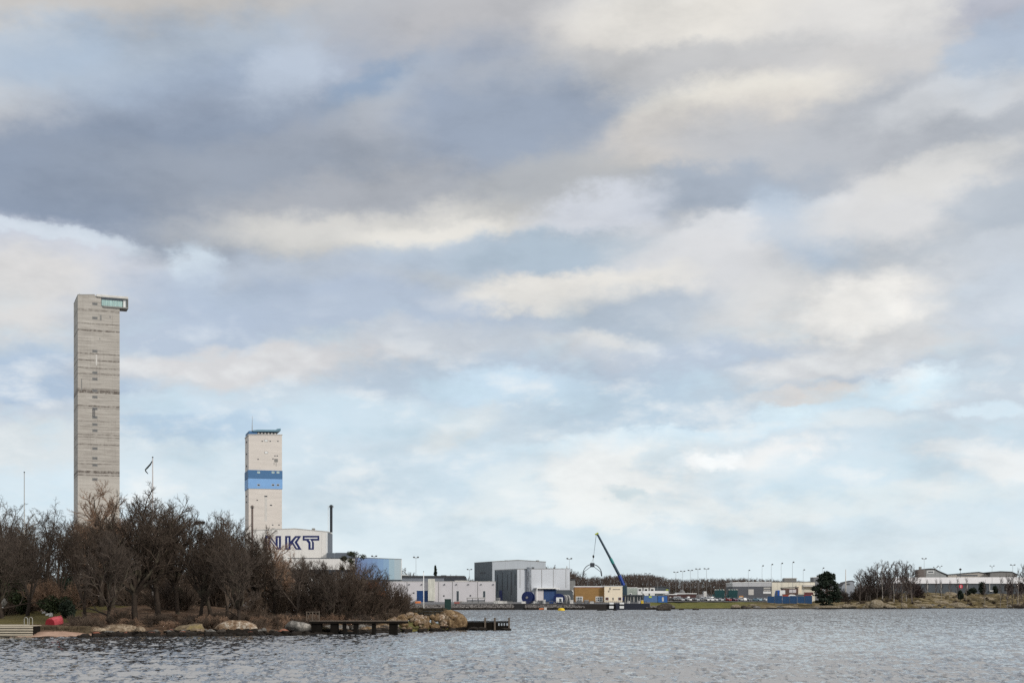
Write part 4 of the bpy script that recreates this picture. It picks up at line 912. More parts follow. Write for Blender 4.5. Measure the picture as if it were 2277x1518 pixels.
gl = MB().box(b1.s(226), b1.s(272), -0.5, 8.5, z3, z2).build('lookout_glazing', TEAL, b1.t)
mb = MB(); 
for px in np.linspace(229, 271, 12): mb.box(b1.s(px) - .12, b1.s(px) + .12, -0.62, -0.45, z3, z3 + (z2 - z3) * 0.72)
mb.build('mullion', mat('pale mullion', rgb(186, 206, 196), 0.5), gl)
MB().box(b1.s(226), b1.s(273), -0.66, -0.5, z3 + (z2 - z3) * 0.72, z2).build('dark_glass_band', DKGLASS, gl)  # dark glass strip along the top of the glazing
MB().box(b1.s(274.5), b1.s(282), 1.0, 8.0, z3, z2).build('lookout_wall', WHITE, b1.t)
MB().box(b1.s(283.2), u1, -0.85, 8.9, z3, z2).build('lookout_end_frame', GREYFRAME, b1.t)
MB().tube([(1.2, 1.2, b1.z(655.5, 0) + .3), (1.2, 1.2, b1.z(651.5, 0))], 0.12, 6).build('aerial', DKSTEEL, b1.t)

# banded tower
CREAM = mat('cream rendered concrete', rgb(206, 198, 190), 0.9, 1.0, 0.09, (0.06, 0.06, 0.5)); MIDBLUE = mat('mid blue cladding', rgb(66, 106, 146), 0.6, 0.4, 0.06); SKYBLUE = mat('light blue cladding', rgb(122, 164, 210), 0.6, 0.4, 0.05); TEALRIM = mat('teal roof rim', rgb(98, 132, 148), 0.5, 0.4, 0.12)
b2 = Bld('banded_tower', 'shorter cream concrete tower with two blue bands and a blue roof storey', 'tower', 553, 860, 627, 1335, 16.7, pxl=545)
b2.wall([(553, 967), (627, 967)], CREAM)
b2.roof([(553, 967), (627, 967)], 0.5, LIGHTCON, 0.3, 'cornice')
w2 = b2.w
for nm, a, c, mm in (('dark_blue_band', 1045, 1063.3, MIDBLUE), ('light_blue_band', 1063.8, 1086, SKYBLUE)):
    MB().box(-0.28, w2 + 0.28, -0.28, b2.d + 0.28, b2.z(c, 8), b2.z(a, 8)).build(nm, mm, b2.t)
zc = b2.z(967, 8) + 0.5
rs = MB().box(0.15, b2.s(572), 0.3, b2.d - 1, zc, b2.z(958, 4)).build('roof_storey', MIDBLUE, b2.t)
mb = MB()
for k in range(6): mb.box(b2.s(573.5 + k * 7.4), b2.s(577 + k * 7.4), 0.55, 0.75, zc + .3, b2.z(961.5, 8))
lv = MB().box(b2.s(572.2), b2.s(617), 0.8, b2.d - 1.2, zc, b2.z(959.8, 10)).build('louvre_storey', DKSTEEL, b2.t); mb.build('louvre_light', LIGHTCON, lv)
MB().prism([b2.P(*q) for q in ((562, 956.5), (572, 955), (613, 955.4), (616, 953.2), (624, 952.4), (624, 957.5), (615, 959.5), (572, 959.3), (562, 959))], -0.6, b2.d).build('roof_canopy', TEALRIM, b2.t)
MB().tube([(b2.s(562), 3, b2.z(958, 3)), (b2.s(562), 3, b2.z(944, 3)), (b2.s(562.4), 3, b2.z(923, 3))], [0.32, 0.2, 0.06], 6).build('antenna_mast', STEEL, b2.t)
for (a, c, e, f) in ((587.5, 976.5, 596, 981.5), (588, 1003, 596, 1008)): b2.window(a, c, e, f, GREYFRAME, WHITE)
for (a, c) in ((583, 980.5), (601, 980.5), (618, 980.2), (574, 1020.5), (611.5, 1013), (616.5, 1013), (607, 1019.5), (572, 1111.5), (606.5, 1166.5), (620.5, 1166.5)): b2.rect(a - 1.4, c - 1.1, a + 1.4, c + 1.1, DKSTEEL, 'vent', 0.08)
b2.rect(610, 1019.5, 618, 1026.5, GREYFRAME, 'grille', 0.1); b2.rect(609, 1027, 610, 1033, GREYFRAME, 'run_off_pipe', 0.05); b2.rect(613.5, 1027, 614.5, 1036, GREYFRAME, 'run_off_pipe', 0.05)
for a in (572, 604, 615): b2.window(a, 1047.5, a + 6, 1052, LIGHTCON, TEAL, 0.34); b2.window(a, 1075.5, a + 6, 1080, LIGHTCON, DKGLASS, 0.34)
b2.rect(588, 1101.5, 594.5, 1104, DKSTEEL, 'vent', 0.1); b2.rect(588.5, 1105, 594, 1158, LIGHTCON, 'pale_strip', 0.05); b2.rect(600, 1121.5, 605, 1123.8, DKSTEEL, 'vent', 0.08)
for py in (978, 1005, 1032, 1049, 1061, 1100, 1113): b2.sider(b2.d * 0.45, b2.d * 0.62, b2.z(py + 1.5, 0), b2.z(py - 1.2, 0), DKSTEEL, 'side_vent', out=0.34)

# white hall with the big letters
WHITECLAD = mat('white cladding', rgb(226, 222, 216), 0.6, 0.15, 0.03, seams=(0, 6.0, 0.12, 0.25)); GREYCLAD = mat('slate grey cladding', rgb(98, 104, 112), 0.6, 0.2, 0.08)
b3 = Bld('white_hall', 'white hall with large navy outlined letters on its gable, behind the grove', 'building', 545, 800, 728, 1335, 0, depth=22)
b3.wall([(545, 1179.5), (655, 1175), (728, 1182)], WHITECLAD); b3.roof([(545, 1179.5), (655, 1175), (728, 1182)], 0.35, LIGHTCON, 0.2)
MB().box(b3.w + 0.01, b3.w + 0.12, 0.1, b3.d - 0.1, b3.z(1230, 40), b3.z(1183, 40)).build('dark_side_panel', GREYCLAD, b3.t)
MB().box(b3.w - 0.7, b3.w + 0.1, -0.08, 0.02, b3.z(1300, 40), b3.z(1183, 40)).build('corner_trim', WHITE, b3.t)
def zq(zx, zy): return b3.P(560 + zx / 6.325, 1150 + zy / 6.325)
for nm, outer, inner in (
    ('letter', [(190, 258), (262, 258), (335, 362), (335, 258), (410, 258), (410, 450), (345, 450), (262, 340), (262, 450), (190, 450)], [[(217, 282), (232, 282), (232, 428), (217, 428)], [(247, 284), (257, 284), (356, 424), (343, 424), (247, 298)], [(366, 282), (381, 282), (381, 426), (366, 408)]]),
    ('letter', [(470, 258), (545, 258), (545, 335), (612, 258), (695, 258), (637, 347), (700, 450), (620, 450), (570, 372), (545, 400), (545, 450), (470, 450)], [[(499, 282), (516, 282), (516, 428), (499, 428)], [(626, 284), (648, 284), (598, 347), (650, 428), (632, 428), (582, 346)]]),
    ('letter', [(718, 255), (948, 255), (948, 322), (852, 322), (873, 348), (873, 450), (797, 450), (797, 360), (768, 322), (718, 322)], [[(742, 281), (924, 281), (924, 297), (742, 297)], [(800, 308), (822, 308), (846, 344), (846, 430), (827, 430), (827, 349)]])):
    lo = MB().prism([zq(*p) for p in outer], -0.14, -0.02).build(nm, NAVY, b3.t)
    mb = MB()
    for q in inner: mb.prism([zq(*p) for p in q], -0.165, -0.1)
    mb.build('letter_infill', WHITE, lo)
MB().box(b3.s(728), b3.s(745), -3, 6, -2, b3.z(1229, 40)).build('annex', GREYCLAD, b3.t)
for px in (600, 690): b3.rect(px, 1172.5, px + 6, 1180, GREYFRAME, 'roof_vent', -6, 9)
for px in (627, 671.5, 715): b3.rect(px, 1184, px + .5, 1240, LIGHTCON, 'panel_joint', 0.03)
# chimneys
def stack(px, ptop, D, r, label, zb, m, ladder=None):
    t = thing('chimney', label, 'chimney', (X(px, D), D, zb), 0, 'slim chimneys by the white hall'); h = Z(ptop, D) - zb
    MB().lathe([(r, 0), (r, h - 0.9), (r * 1.5, h - 0.85), (r * 1.5, h - 0.5), (r * 0.9, h - 0.45), (r * 0.9, h)], 12).build('flue', m, t, smooth=False)
    MB().lathe([(r * 1.9, h - 1.5), (r * 1.9, h - 1.4)], 10).build('platform', DKSTEEL, t)
    mb = MB()
    for k in range(8):
        a = k * math.pi / 4; mb.tube([(r * 1.8 * math.cos(a), r * 1.8 * math.sin(a), h - 1.4), (r * 1.8 * math.cos(a), r * 1.8 * math.sin(a), h - 0.3)], 0.05, 4)
    mb.build('platform_rail', STEEL, t)
    if ladder:
        mb = MB(); xa = ladder
        for s_ in (-0.25, 0.25): mb.tube([(xa + s_, 0, 0), (xa + s_, 0, h - 0.4)], 0.07, 4)
        for k in range(int(h / 0.9)): mb.box(xa - .25, xa + .25, -.04, .04, k * 0.9, k * .9 + .08)
        mb.build('ladder', WHITE, t)
stack(561, 1123, 770, 0.55, 'rusty grey chimney in front of the left edge of the blue banded tower', 3, mat('rusty flue', rgb(104, 90, 84), 0.7, 0.5, 0.25))
stack(736.5, 1122, 806, 0.75, 'black chimney with a white ladder at the right corner of the white hall', Z(1183, 806), mat('black flue', rgb(34, 38, 44), 0.6, 0.5, 0.2), -1.6)
# lower white hall and pale blue hall behind the right end of the grove
b4 = Bld('low_white_hall', 'low white hall with dark eaves glimpsed through the twigs right of the letters', 'building', 640, 770, 790, 1337, 0, depth=16)
b4.wall([(640, 1241), (790, 1241)], WHITECLAD); b4.roof([(640, 1241), (790, 1241)], 0.3, DKSTEEL, 0.2)
MB().box(0, b4.w, -3.2, -0.01, b4.z(1271, 10), b4.z(1266, 10)).build('canopy', DKSTEEL, b4.t); b4.rect(745, 1228, 788, 1240, GREYCLAD, 'plant_room', -1.0, 6.0)
STRIPES = new_mat('blue panels fading to pale'); m, nt, b = STRIPES; STRIPES = m
s = N(nt, 'ShaderNodeSeparateXYZ'); nt.links.new(coords(nt, 'Object'), s.inputs[0])
fr = mathn(nt, 'DIVIDE', s.outputs[0], 22.5); st = mathn(nt, 'DIVIDE', mathn(nt, 'FLOOR', mathn(nt, 'MULTIPLY', fr, 8)), 8)
nt.links.new(ramp(nt, st, [(0.0, rgb(112, 132, 172)), (0.35, rgb(120, 148, 186)), (0.6, rgb(130, 162, 194)), (0.75, rgb(158, 182, 194)), (0.95, rgb(176, 188, 192))]), b.inputs['Base Color']); b.inputs['Roughness'].default_value = 0.6
b5 = Bld('pale_blue_hall', 'hall clad in blue panels that fade to pale grey, right of the grove', 'building', 792, 735, 893, 1339, 8, depth=25)
b5.wall([(792, 1239), (893, 1243)], STRIPES); b5.roof([(792, 1239), (893, 1243)], 0.25, GREYFRAME, 0.1)
b5.rect(790, 1288, 893, 1290, DKSTEEL, 'eaves', 0.5); b5.rect(892.2, 1243, 893.4, 1288, WHITE, 'corner_trim', 0.1)

# long white hall on the quay
LILAC = mat('off white concrete panels', rgb(202, 198, 200), 0.75, 0.3, 0.05, seams=(0, 8.6, 0.09, 0.45)); BLUEDOOR = mat('blue sliding door', rgb(24, 62, 112), 0.5, 0.5, 0.1, seams=(0, 1.1, 0.06, 0.5)); DKROOF = mat('dark roofing felt', rgb(74, 74, 76), 0.9, 0.3, 0.15)
b6 = Bld('quay_hall', 'long low white hall with a blue door behind the white flagpole', 'building', 860, 690, 1101, 1338.5, 0, depth=20)
b6.wall([(860, 1292.8), (1101, 1292.8)], LILAC); b6.roof([(860, 1292.8), (1101, 1292.8)], 0.22, LIGHTCON, 0.08)
b6.rect(1011, 1289.8, 1041, 1292, LIGHTCON, 'raised_parapet', 0.0, 1.0)
dr = b6.rect(927, 1312.3, 951.5, 1338, BLUEDOOR, 'door', 0.08); b6.rect(926, 1311.3, 952.5, 1312.2, WHITE, 'lintel', 0.14)
POLY = mat('ribbed translucent stack', rgb(206, 204, 192), 0.5, 0.6, 0.25, (4, 4, 0.5))
b6.rect(952.4, 1286.3, 967, 1335, POLY, 'ribbed_tower', 1.8, 0.2)
for px in (1014.5, 1073.5): b6.window(px, 1312.5, px + 6.5, 1337 if px < 1050 else 1328, WHITE, DKGLASS)
for px in (910, 938, 988.5, 1015, 1041.5, 1070, 1097): b6.rect(px - 1.1, 1297.5, px + 1.1, 1299.8, DKSTEEL, 'wall_lamp', 0.5)
for px, py in ((920, 1317.5), (987, 1324), (1046, 1323.5)): b6.rect(px - 1.6, py - 1.4, px + 1.6, py + 1.4, DKSTEEL, 'vent', 0.1)
for px in (905, 975, 1006, 1062): b6.rect(px, 1293.2, px + .7, 1338, GREYFRAME, 'downpipe', 0.15)
for px in (890, 1000, 1058, 1085): b6.rect(px, 1290.6, px + 4, 1292.7, GREYFRAME, 'roof_vent', -3.0, 5)
b7 = Bld('grey_roofed_hall', 'flat grey roofed hall peeping over the long white hall', 'building', 880, 760, 1030, 1338, 0, depth=30)
b7.wall([(880, 1283), (1030, 1283)], mat('grey blue wall', rgb(124, 128, 136), 0.7, 0.3, 0.08)); b7.roof([(880, 1283), (1030, 1283)], 0.9, DKROOF, 0.6)
b7.rect(893, 1277, 906, 1278.6, WHITE, 'roof_strip', -0.5, 8); b7.rect(980, 1278, 992, 1281, DKROOF, 'roof_box', -1, 4)
MB().box(b7.s(995), b7.s(1042), -38, -30, b7.z(1289, 30) - 1.0, b7.z(1287, 30)).build('roof_plant', DKSTEEL, b7.t)

# two big grey halls
GR1 = mat('light grey cladding', rgb(166, 172, 178), 0.6, 0.15, 0.05, seams=(0, 7.5, 0.14, 0.4)); GR2 = mat('pale grey cladding', rgb(186, 190, 196), 0.6, 0.15, 0.04, seams=(0, 7.0, 0.12, 0.4)); DGR = mat('dark grey corrugated cladding and side shade', rgb(92, 100, 106), 0.6, 0.2, 0.08, seams=(1, 2.4, 0.25, 0.45))  # the dark grey clads the sheds and paints shade on hall sides
b8 = Bld('large_grey_hall', 'large light grey hall with a shallow gable, behind the one with the blue door', 'building', 1094.5, 760, 1214, 1338, 24, pxl=1055)
b8.wall([(1094.5, 1248.5), (1151, 1245), (1213.5, 1249)], GR1); b8.roof([(1094.5, 1248.5), (1151, 1245), (1213.5, 1249)], 0.3, GREYFRAME, 0.15)
MB().box(-0.14, -0.01, 0.2, b8.d - 0.2, -1, b8.z(1249, 0)).build('dark_side_panel', DGR, b8.t)  # shade of the left side, put into a darker panel colour
MB().box(-0.2, -0.13, b8.d * .35, b8.d * .65, b8.z(1274, 0), b8.z(1270, 0)).build('side_louvre', DKSTEEL, b8.t)
b9 = Bld('grey_hall', 'pale grey hall with steel flue and blue door on the quay', 'building', 1150, 700, 1267, 1338.5, 26, pxl=1100)
b9.wall([(1150, 1265), (1267, 1264)], GR2); b9.roof([(1150, 1265), (1267, 1264)], 0.25, GREYFRAME, 0.12)
MB().box(-0.14, -0.01, 0.2, b9.d - 0.2, -1, b9.z(1266, 0)).build('dark_side_panel', DGR, b9.t)  # darker panel colour stands in for the shade on this side
for f0, f1, p0, p1 in ((.06, .1, 1275, 1300), (.22, .26, 1270, 1322), (.4, .43, 1275, 1312), (.62, .66, 1270, 1322), (.84, .88, 1276, 1312)): MB().box(-0.2, -0.13, b9.d * f0, b9.d * f1, b9.z(p1, 0), b9.z(p0, 0)).build('side_slot', DKSTEEL, b9.t)
for f0, f1, mm in ((.28, .36, DKGLASS), (.64, .78, NAVY)): MB().box(-0.22, -0.13, b9.d * f0, b9.d * f1, 0, b9.z(1311, 0)).build('side_door', mm, b9.t)
FLUE = mat('dented bright steel flue', rgb(150, 152, 156), 0.3, 1.1, 0.7, (1.5, 1.5, 0.45), metal=0.6)
MB().lathe([(1.1, 0), (1.1, b9.z(1263, 5)), (1.3, b9.z(1262.9, 5)), (1.3, b9.z(1260.5, 5))], 12, (b9.s(1174), -1.3, 0)).build('flue', FLUE, b9.t)
pc = MB().box(b9.s(1187), b9.s(1237), -3.4, -0.02, b9.z(1308, 12), b9.z(1306, 12)).build('porch_roof', WHITE, b9.t)
for px in (1187.6, 1236.4): MB().box(b9.s(px) - 0.18, b9.s(px) + 0.18, -3.3, -2.9, -1, b9.z(1308.1, 12)).build('porch_post', WHITE, pc)
b9.rect(1189, 1309, 1206, 1334, LILAC, 'porch_wall', 1.2); b9.rect(1207, 1310, 1236, 1337, BLUEDOOR, 'door', 1.0)
b9.rect(1262, 1258, 1263.5, 1264, STEEL, 'roof_aerial', -1, 1.2); b9.rect(1185, 1260, 1192, 1264, DKSTEEL, 'roof_fan', -2, 4)
for px in (1156, 1204, 1230, 1258): b9.rect(px, 1265.5, px + .6, 1306, GREYFRAME, 'downpipe', 0.12)
for px in (1130, 1175, 1200): b8.rect(px, 1244.5, px + 4, 1249, GREYFRAME, 'roof_vent', -3, 5)
b10 = Bld('dark_shed', 'dark grey lean-to shed at the right end of the pale grey hall', 'building', 1238, 684, 1274, 1338.5, 0, depth=9)
b10.wall([(1238, 1312), (1268, 1312), (1274, 1316)], DGR); b10.roof([(1238, 1312), (1268, 1312), (1274, 1316)], 0.2, DKROOF, 0.1)
b11 = Bld('pale_lean_to', 'narrow grey building between the pale grey hall and the brick building', 'building', 1262, 760, 1279, 1338, 0, depth=14)
b11.wall([(1262, 1289), (1279, 1289)], mat('grey render', rgb(132, 132, 130), 0.8)); b11.roof([(1262, 1289), (1279, 1289)], 0.6, DKROOF, 0.3); b11.rect(1272, 1312, 1278.5, 1322, WHITE, 'white_end', 0.2)
BRICK = mat('yellow brick', rgb(150, 116, 72), 0.9, 0.6, 0.14, (0.5, 0.5, 2)); CREAMW = mat('cream render', rgb(236, 222, 198), 0.85, 0.3, 0.05)
b12 = Bld('brick_building', 'yellow brick building with white fascia and grid windows', 'building', 1278, 690, 1343.5, 1338.5, 0, depth=14)
b12.wall([(1278, 1304.5), (1343.5, 1304.5)], BRICK); b12.roof([(1278, 1304.5), (1343.5, 1304.5)], 0.5, WHITE, 0.15, 'fascia')
b12.rect(1278, 1304.6, 1343, 1306, mat('red brick course', rgb(148, 84, 66)), 'brick_course', 0.04)
for x0, x1 in ((1280.5, 1296), (1324.5, 1341)):
    w_ = b12.window(x0, 1325.5, x1, 1337, WHITE, DKGLASS)
    mb = MB(); 
    for k in (1, 2, 3): px = x0 + (x1 - x0) * k / 4; mb.box(b12.s(px) - .08, b12.s(px) + .08, -.09, -.04, b12.z(1336, 5), b12.z(1326.5, 5))
    mb.box(b12.s(x0 + 1), b12.s(x1 - 1), -.088, -.042, b12.z(1331.5, 5), b12.z(1330.9, 5)); mb.build('glazing_bar', WHITE, w_)
b13 = Bld('cream_building', 'small cream two storey building with dark wall lettering', 'building', 1344, 688, 1384, 1339, 0, depth=12)
b13.wall([(1344, 1303), (1384, 1303)], CREAMW); b13.roof([(1344, 1303), (1384, 1303)], 0.3, WHITE, 0.15)
mb = MB(); r_ = random.Random(4)
for k in range(11): # weathered wall lettering, too small in the photo to spell out
    u = b13.s(1362.5 + k * 1.55); zt = b13.z(1308.3 + r_.random() * .5, u); zb_ = b13.z(1310.8 - r_.random() * .4, u)
    mb.box(u, u + 0.08 + r_.random() * .06, -.05, .02, zb_, zt); mb.box(u + .1, u + 0.27, -.05, .02, (zb_ + zt) / 2 - .06, (zb_ + zt) / 2 + .06)
mb.build('lettering', BLACK, b13.t)
for x0, x1 in ((1345.5, 1354), (1374, 1382.5)): b13.window(x0, 1326.5, x1, 1334.5, WHITE, mat('curtained window', rgb(92, 66, 58), 0.4, 1.5, 0.4))
b13.rect(1362, 1328, 1364.5, 1333.5, DKGLASS, 'round_window', 0.06); b13.rect(1353.5, 1311.5, 1355, 1315, GREYFRAME, 'wall_lamp', 0.3)
b13.rect(1356, 1305, 1357.8, 1310, GREYFRAME, 'wall_lamp', 0.3)
b14 = Bld('glass_fronted_kiosk', 'flat roofed dark pavilion with slim white columns right of the cream building', 'building', 1388, 690, 1430, 1339, 0, depth=9)
b14.wall([(1388, 1324), (1430, 1324)], DKGLASS, y0=1.5); b14.roof([(1386, 1324), (1431, 1324)], 0.5, DKSTEEL, 0.4, y0=-0.8)
for px in (1390, 1396, 1402, 1408, 1410, 1417, 1423): b14.rect(px, 1324.2, px + 0.8, 1338, LIGHTCON, 'column', 0.1)
b15 = Bld('works_cabin', 'white framed cabin with pale green pattern behind the dark pavilion', 'building', 1392, 720, 1417, 1330, 0, depth=7)
b15.wall([(1392, 1306.5), (1417, 1306.5)], mat('pale green mottled panel', rgb(160, 168, 160), 0.7, 0.5, 0.25)); b15.roof([(1392, 1306.5), (1417, 1306.5)], 0.35, WHITE, 0.1)
for i, px in enumerate((1418, 1431.5, 1445.5)):
    bb = Bld('site_cabin', ('white site cabin with one black window next to the mottled cabin', 'white site cabin with a black window, middle one of the row', 'white site cabin with a black window at the right end of the row')[i], 'cabin', px, 735, px + 10.5, 1330, 0, depth=3, group='white site cabins')
    bb.wall([(px, 1306.5), (px + 10.5, 1306.5)], WHITE); bb.roof([(px, 1306.5), (px + 10.5, 1306.5)], 0.2, LIGHTCON, 0.1); bb.window(px + 1.2, 1308, px + 8.5, 1313.5, WHITE, BLACK)
b16 = Bld('marquee', 'long low white tent roof in front of the site cabins', 'tent', 1429, 715, 1487, 1334, 0, depth=8)
b16.wall([(1429, 1315.5), (1431, 1313), (1486, 1313), (1487, 1318.5), (1429, 1318.5)], mat('white tent canvas', rgb(236, 236, 236), 0.7, 0.5, 0.05), 'canvas', down=-b16.z(1318.5, 5))
for px in (1430, 1445, 1460, 1475, 1486): b16.rect(px, 1318.6, px + .6, 1334, STEEL, 'pole', 0.0)
b17 = Bld('dark_shed', 'long dark roofed shed behind the marquee', 'building', 1455, 800, 1490, 1332, 0, depth=12)
b17.wall([(1455, 1304.5), (1475, 1304), (1490, 1307.5)], DGR); b17.roof([(1455, 1304.5), (1475, 1304), (1490, 1307.5)], 0.5, DKROOF, 0.3)
b18 = Bld('red_brown_shed', 'low red brown shed with a flat white roof edge beside the car park', 'building', 1482, 752, 1548, 1335, 0, depth=10)
b18.wall([(1482, 1322), (1548, 1320)], mat('red brown boards', rgb(74, 50, 48), 0.8, 0.6, 0.15)); b18.roof([(1480, 1321.6), (1505, 1321.6), (1506, 1319.8), (1548, 1319.8)], 0.4, WHITE, 0.3)
b18.rect(1489, 1326, 1492.5, 1336, LIGHTCON, 'door', 0.08)
for i, (a, c, lab, mm) in enumerate(((1431.5, 1462, 'grey blue container with a yellow green sign', rgb(82, 112, 156)), (1463, 1484, 'brighter blue container left of the red brown shed', rgb(44, 96, 164)))):
    bb = Bld('container', lab, 'container', a, 690, c, 1338.5, 0, depth=2.6, group='blue containers'); mm = mat('container paint %d' % i, mm, 0.6, 0.8, 0.12, seams=(0, 0.5, 0.12, 0.3))
    bb.wall([(a, 1324), (c, 1324)], mm, 'body', down=0); bb.rect(a, 1323.2, c, 1324, GREYFRAME, 'top_rail', 0.05, 2.6)
    if i == 0: bb.rect(1443, 1325, 1449, 1328, mat('yellow green sign', rgb(186, 206, 74), 0.5), 'sign', 0.1)
    else: bb.rect(1472, 1327, 1476, 1336, LIGHTCON, 'door', 0.06)
# long grey halls right of the car park
b19 = Bld('workshop', 'long dark grey workshop with pale wavy roofline right of the car park', 'building', 1629, 820, 1716, 1333, 0, depth=24)
b19.wall([(1629, 1303.5), (1716, 1303.5)], mat('slate wall', rgb(88, 90, 96), 0.7, 0.3, 0.08))
b19.roof([(1629, 1296), (1640, 1294.5), (1652, 1295.5), (1665, 1294), (1678, 1295), (1690, 1293.6), (1700, 1294.6), (1716, 1293.6)], 0.35, WHITE, 0.2, y0=-0.3)
b19.wall([(1628.6, 1296), (1640, 1294.5), (1652, 1295.5), (1665, 1294), (1678, 1295), (1690, 1293.6), (1700, 1294.6), (1716.4, 1293.6)], mat('pale upper cladding', rgb(184, 184, 186), 0.6, 0.3, 0.08, seams=(0, 5.5, .15, .4)), 'upper_wall', -0.2, 23, down=-b19.z(1303.4, 5))
b19.rect(1663.5, 1309.5, 1676, 1322, LIGHTCON, 'roller_door', 0.1); b19.rect(1698, 1305.5, 1713, 1308, LIGHTCON, 'window_band', 0.1); b19.rect(1698, 1310, 1713, 1312, LIGHTCON, 'window_band', 0.1); b19.rect(1697, 1314, 1714, 1319, WHITE, 'window_band', 0.12)
b20 = Bld('cream_hall', 'long cream hall with vertical panel joints left of the big pine', 'building', 1716, 830, 1812, 1333, 0, depth=24)
b20.wall([(1716, 1293.5), (1812, 1293.5)], mat('cream panels', rgb(222, 216, 200), 0.7, 0.3, 0.05, seams=(0, 3.2, .22, .45))); b20.roof([(1716, 1293.5), (1812, 1293.5)], 0.3, DKROOF, 0.15)
pr = b20.rect(1744.5, 1285, 1772, 1293, GREYFRAME, 'plant_room', -1, 7); b20.rect(1746, 1284, 1774, 1285, WHITE, 'plant_room_roof', -0.8, 7.4, pr)
b20.rect(1784, 1300, 1811, 1304, LIGHTCON, 'canopy', 2.0)
b21 = Bld('brown_shed', 'low dark brown shed with a clutter of goods before the cream hall', 'building', 1742, 790, 1775, 1333, 0, depth=8)
b21.wall([(1742, 1307.5), (1775, 1307.5)], mat('brown shed wall', rgb(94, 76, 70), 0.8, 0.8, 0.25)); b21.roof([(1742, 1307), (1768, 1306), (1775, 1306)], 0.4, DKROOF, 0.3); b21.rect(1772, 1301, 1783, 1318, CREAMW, 'cream_annex', -0.5, 5); b21.rect(1755, 1310, 1770, 1317, LILAC, 'window_band', 0.1); b21.rect(1788, 1316, 1808, 1322, mat('rust red boards', rgb(96, 56, 56), 0.8), 'rust_wall', 0.5)
b22 = Bld('small_grey_house', 'small grey house front showing left of the big pine top', 'house', 1809, 900, 1824, 1325, 0, depth=10)
b22.wall([(1809, 1283.5), (1822, 1282)], mat('mid grey wall', rgb(120, 122, 126))); b22.roof([(1809, 1283.5), (1822, 1282)], 0.3, WHITE, 0.2)
b23 = Bld('slate_house', 'slate roofed grey house half hidden right of the big pine', 'house', 1872, 860, 1900, 1328, 0, depth=10)
b23.wall([(1872, 1302), (1878, 1295), (1895, 1291), (1900, 1294)], mat('cool grey wall', rgb(146, 152, 160), 0.7, 0.4, 0.12)); b23.roof([(1872, 1302), (1878, 1295), (1895, 1291), (1900, 1294)], 0.4, DKROOF, 0.3); b23.window(1882, 1296, 1890, 1300, GREYFRAME, DKGLASS)
# long flat hall on the right with its white roof band
b24 = Bld('white_banded_hall', 'long dark walled hall with a bright white roof band at the right edge', 'building', 1985, 900, 2420, 1326, 0, depth=30)
b24.wall([(1985, 1297), (2420, 1297)], mat('dark slate wall', rgb(76, 82, 88), 0.7, 0.3, 0.1, seams=(0, 9, .3, .35)))
b24.wall([(1984, 1283.2), (2421, 1282)], mat('bright white sheet roof', rgb(238, 236, 238), 0.5, 0.3, 0.03, seams=(0, 6, .1, .25)), 'roof_band', -0.6, 31, down=-b24.z(1296.6, 20))
for px in (2062, 2092, 2150, 2200, 2240): b24.rect(px, 1297.2, px + 1.2, 1316, LIGHTCON, 'downpipe', 0.2)
b24.rect(2200, 1312, 2208, 1314, WHITE, 'bench_sign', 1.0)
b25 = Bld('house', 'grey gabled house with a dark picture window above the white roof band', 'house', 2050, 980, 2106, 1325, 0, depth=16)
GREYH = mat('grey house boards', rgb(150, 152, 152), 0.8, 0.5, 0.08)
b25.wall([(2050, 1268), (2064, 1265.5), (2078, 1265), (2086, 1270), (2104, 1278)], GREYH); b25.roof([(2048, 1268), (2064, 1265), (2078, 1264.6), (2087, 1270), (2106, 1278.5)], 0.6, DKROOF, 0.5)
b25.window(2062, 1268, 2077, 1274, WHITE, DKGLASS); b25.rect(2048, 1259, 2053, 1266, GREYFRAME, 'chimney', -4, 5.5); b25.rect(2040, 1266, 2058, 1283, mat('brown boards', rgb(104, 96, 92)), 'wing', 0.6, 6)
b26 = Bld('low_hall', 'low shallow gabled hall behind the middle of the white roof band', 'building', 2108, 990, 2202, 1325, 0, depth=16)
b26.wall([(2108, 1278), (2135, 1276), (2176, 1272.5), (2202, 1277)], mat('beige boards', rgb(170, 164, 156), 0.8, 0.5, 0.08)); b26.roof([(2106, 1278), (2135, 1275.6), (2176, 1272), (2204, 1277)], 0.5, DKROOF, 0.4); b26.rect(2128, 1277.5, 2174, 1280, DKGLASS, 'window_band', 0.1)
b27 = Bld('low_hall', 'low grey hall behind the right end of the white roof band', 'building', 2202, 985, 2262, 1325, 0, depth=16)
b27.wall([(2202, 1273), (2225, 1271), (2250, 1272), (2262, 1278)], mat('grey boards', rgb(128, 126, 124), 0.8, 0.5, 0.08)); b27.roof([(2200, 1273), (2225, 1270.6), (2250, 1271.6), (2264, 1278.5)], 0.5, DKROOF, 0.4)

